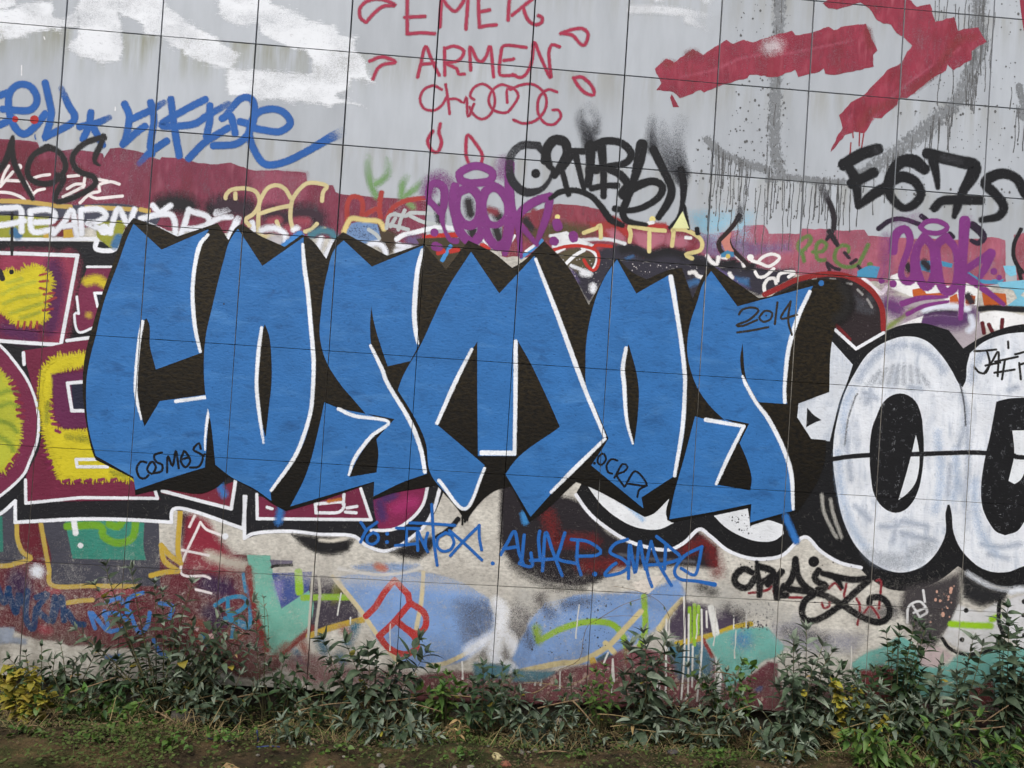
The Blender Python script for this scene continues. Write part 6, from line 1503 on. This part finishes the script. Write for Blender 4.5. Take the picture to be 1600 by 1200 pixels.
for i in range(44):
    x = pl.choice([pl.uniform(60, 420), pl.uniform(430, 900), pl.uniform(880, 1180), pl.uniform(1180, 1580)]); y = pl.uniform(1070, 1150)
    L = pl.uniform(25, 80); an = pl.uniform(-.5, .5) + (math.pi if pl.random() < .5 else 0)
    yb = -.20 - .5 * max(0, min(1, (y - 1070) / 110))
    twig('thin straw coloured dead stalk tangled in the weeds', (x, y), (x + L * math.cos(an), y + L * math.sin(an) * .7 - pl.uniform(0, 14)), yb, yb - pl.uniform(-.05, .08), .0022 + .002 * pl.random(), 200 + i, 'dead stalks in the weeds', 'dead_stalk')
def rock(V0, size, seed):
    r = random.Random(seed)
    V, F = [], []
    n, mrow = 7, 4
    for j in range(mrow + 1):
        ph = math.pi * j / mrow
        for i in range(n):
            th = 2 * math.pi * i / n
            k = r.uniform(.78, 1.15)
            V.append((size * k * math.sin(ph) * math.cos(th) * 1.2, size * k * math.sin(ph) * math.sin(th), size * .7 * k * math.cos(ph)))
    for j in range(mrow):
        for i in range(n):
            F.append((j * n + i, (j + 1) * n + i, (j + 1) * n + (i + 1) % n, j * n + (i + 1) % n))
    return V, F
def stone(px, py, size, label, group, mat, seed, z=.05, name='stone'):
    p = grd(px, py, z)
    p = Vector((p.x, min(p.y, -.02), 0)); p.z = gz(p.x, p.y) + size * .25
    V, F = rock(p, size, seed)
    o = mesh_obj(name, V, F, mat, None, p)
    o.rotation_euler = (pl.uniform(-.3, .3), pl.uniform(-.3, .3), pl.uniform(0, 3))
    tag(o, label, 'stone', group)
for i in range(34):
    stone(pl.uniform(330, 1320), pl.uniform(1150, 1205), pl.uniform(.008, .02), 'small pale pebble lying on the bare earth bank', 'pebbles on the bank', MAT_STONE, 100 + i, .08, 'pebble')
for i, (x, y, s) in enumerate(((1045, 1115, .05), (1075, 1118, .04), (1020, 1115, .045), (1030, 1120, .035), (965, 1112, .04), (870, 1110, .035), (1095, 1108, .03), (140, 1075, .045), (165, 1078, .04), (120, 1085, .035), (480, 1085, .04), (510, 1088, .035))):
    stone(x, y, s, 'grey lump of rubble under the lower edge of the panels', 'rubble along the wall foot', MAT_STONE, 140 + i, -.04, 'rubble_stone')
stone(778, 1175, .035, 'pale yellowish stone on the bank below the grey mist', None, noisy('pale_stone', (150, 138, 96), (176, 164, 124), 20), 160, .08)
stone(1050, 1168, .032, 'dark grey block stone on the sandy bank below the tall shrub', None, noisy('dark_stone', (54, 50, 50), (74, 70, 68), 20), 161, .08)
stone(790, 1185, .03, 'reddish brick fragment at the edge of the bank', None, MAT_BRICK, 162, .08, 'brick_fragment')
stone(360, 1187, .05, 'sand coloured stone half sunk in the earth near the blue wire', None, noisy('sandstone', (120, 98, 66), (150, 126, 88), 20), 163, .08)
# plank, log, plastic and wire
a, b = grd(-30, 1120, .02), grd(70, 1168, .06)
d = (b - a); d.z = 0; L = d.length; ang = math.atan2(d.y, d.x)
V, F = box(0, L, -.06, .06, 0, .03)
V2 = []
for (x, y, z) in V: V2.append((x, y + .01 * math.sin(x * 9), z))
o = mesh_obj('mossy_plank', V2, F, noisy('mossy_wood', (44, 44, 26), (70, 70, 40), 22, .95, .8, .01, stretch=(.3, 1, 1)), None, Vector((a.x, a.y, gz(a.x, a.y) + .015)))
o.rotation_euler = (.12, -.02, ang)
tag(o, 'mossy rotting plank lying on the earth under the yellowing bramble', 'plank')
def cyl(name, p, q, r0, mat, label, cat, z=.03, seed=0, sides=12):
    r = random.Random(seed)
    a, b = grd(*p, z), grd(*q, z)
    a.z = gz(a.x, a.y) + r0 * .7; b.z = gz(b.x, b.y) + r0 * .7
    pts = [a.lerp(b, i / 10) + Vector((0, 0, r.uniform(-.1, .1) * r0)) for i in range(11)]
    V, F = tube([v - a for v in pts], r0, r0 * .85, sides)
    for k, v in enumerate(V): V[k] = v + Vector((r.uniform(-1, 1), r.uniform(-1, 1), r.uniform(-1, 1))) * r0 * .10
    tag(mesh_obj(name, V, F, mat, None, a, smooth=True), label, cat)
cyl('rotten_log', (268, 1122), (372, 1118), .045, noisy('grey_bark', (48, 46, 44), (78, 74, 68), 30, .95, .9, .01, stretch=(.25, 1, 1)), 'short grey rotten log lying behind the bare sandy earth', 'log', 0.0, 5)
stone(68, 1112, .05, 'dark glassy lump beside the yellowing bramble', None, noisy('dark_glass', (26, 30, 40), (40, 44, 54), 10, .25, 0), 170, .0, 'dark_lump')
V, F = [], []
pb = grd(1540, 1182, .08); pr2 = random.Random(9)
for j in range(5):
    for i in range(6):
        x, y = i / 5 - .5, j / 4 - .5
        V.append((x * .20, y * .14, .02 + .05 * math.cos(x * 2.4) * math.cos(y * 2) + pr2.uniform(-.012, .012)))
for j in range(4):
    for i in range(5): F.append((j * 6 + i, j * 6 + i + 1, j * 6 + i + 7, j * 6 + i + 6))
o = mesh_obj('plastic_sheet', V, F, noisy('black_plastic', (24, 24, 28), (36, 36, 42), 14, .4, .2), None, Vector((pb.x - .05, pb.y, gz(pb.x, pb.y))), smooth=True)
tag(o, 'crumpled black plastic sheet lying under the shrubs on the bank', 'plastic')
def wire(label, s, Y, mat, seed):
    P = [at(q[0], q[1], Y) for q in spline(parse(s)[0], step=6)]
    for v in P: v.z = max(v.z, gz(v.x, v.y) + .004)
    V, F = tube([p - P[0] for p in P], .004, .004, 5)
    tag(mesh_obj('wire', V, F, mat, None, P[0], smooth=True), label, 'wire')
MB_ = noisy('blue_plastic', (36, 48, 92), (52, 66, 116), 30, .5, 0)
wire('frayed blue wire sticking out of the bank below the mint triangle', '@14 0,1130 15,1060 5,960', -.72, MB_, 1)
wire('loop of blue wire trailing over the near earth', '@14 0,1140 40,1165 100,1195 140,1210', -.80, MB_, 2)
wire('dark strip of cable half buried in the sandy earth', '@13 1290,1135 1360,1125 1460,1110', -.74, noisy('black_cable', (20, 22, 30), (34, 40, 60), 30, .5, 0), 3)
# pale dead leaf caught on the tall shrub
Tl = bpy.data.objects.new('fallen_leaf', LEAF['dry'][0]); p = at(1018, 1090, -.40)
Tl.location = p; Tl.rotation_euler = (1.2, .4, -1.2); Tl.scale = (.06, .1, .06); col.objects.link(Tl)
tag(Tl, 'pale dead leaf caught on the tall drooping shrub', 'leaf')

# ground cover and dead grass nobody could count
def cover(name, label, cat, mat, n, region, size, seed, blade=False):
    r = random.Random(seed); V, F = [], []
    k = 0
    while k < n:
        x, y = r.uniform(-.9, 7.0), region(r)
        den = mnoise.noise(Vector((x * 1.6, y * 2.5, seed))) + .35 * mnoise.noise(Vector((x * 6, y * 6, seed)))
        if r.random() > .5 + .9 * den: continue
        if not blade and cat == 'ground cover' and y < -.66 and x > 1.3 and r.random() < .72: continue
        k += 1
        z = gz(x, y); s = size * r.uniform(.5, 1.4); a = r.uniform(0, 6.28); b = len(V)
        if blade:
            L = s * r.uniform(1.5, 4); e = r.uniform(.05, .9); w = s * .03
            dx, dy = math.cos(a), math.sin(a)
            mx_, my_, mz_ = x + dx * L * .5, y + dy * L * .5, z + L * e * .6
            ey = min(y + dy * L, -.015); my_ = min(my_, -.015)
            V += [(x - dy * w, y + dx * w, z), (x + dy * w, y - dx * w, z), (mx_ - dy * w * .7, my_ + dx * w * .7, mz_), (mx_ + dy * w * .7, my_ - dx * w * .7, mz_), (x + dx * L, ey, z + L * e * .55)]
            F += [(b, b + 1, b + 3, b + 2), (b + 2, b + 3, b + 4)]
        else:
            h = r.uniform(.002, .05); tx, ty = r.uniform(-.5, .5), r.uniform(-.5, .5)
            for q in range(5):
                t = a + q * 1.2566; xx, yy = s * .5 * math.cos(t) * (1.3 if q == 0 else 1), s * .5 * math.sin(t)
                V.append((x + xx, y + yy, z + h + xx * tx + yy * ty))
            F += [(b, b + 1, b + 2, b + 3, b + 4)]
    o = mesh_obj(name, V, F, mat)
    tag(o, label, cat, kind='stuff')
cover('ground_cover', 'tiny green ground cover creeping over the earth along the wall', 'ground cover', MAT_MOSS, 15000, lambda r: -.02 - 1.25 * r.random() ** 1.2, .016, 61)
cover('leaf_litter', 'brown leaf litter in the hollow at the wall foot', 'leaf litter', MAT_LITTER, 9000, lambda r: -.02 - 1.0 * r.random(), .012, 62)
cover('dead_grass', 'tangled dead grass stalks at the foot of the wall', 'grass', MAT_STRAW, 3800, lambda r: -.10 - .60 * r.random() ** .8, .06, 63, True)
cover('green_grass', 'thin green grass blades scattered on the bank', 'grass', MAT_GREEN, 2600, lambda r: -.12 - 1.1 * r.random(), .032, 64, True)
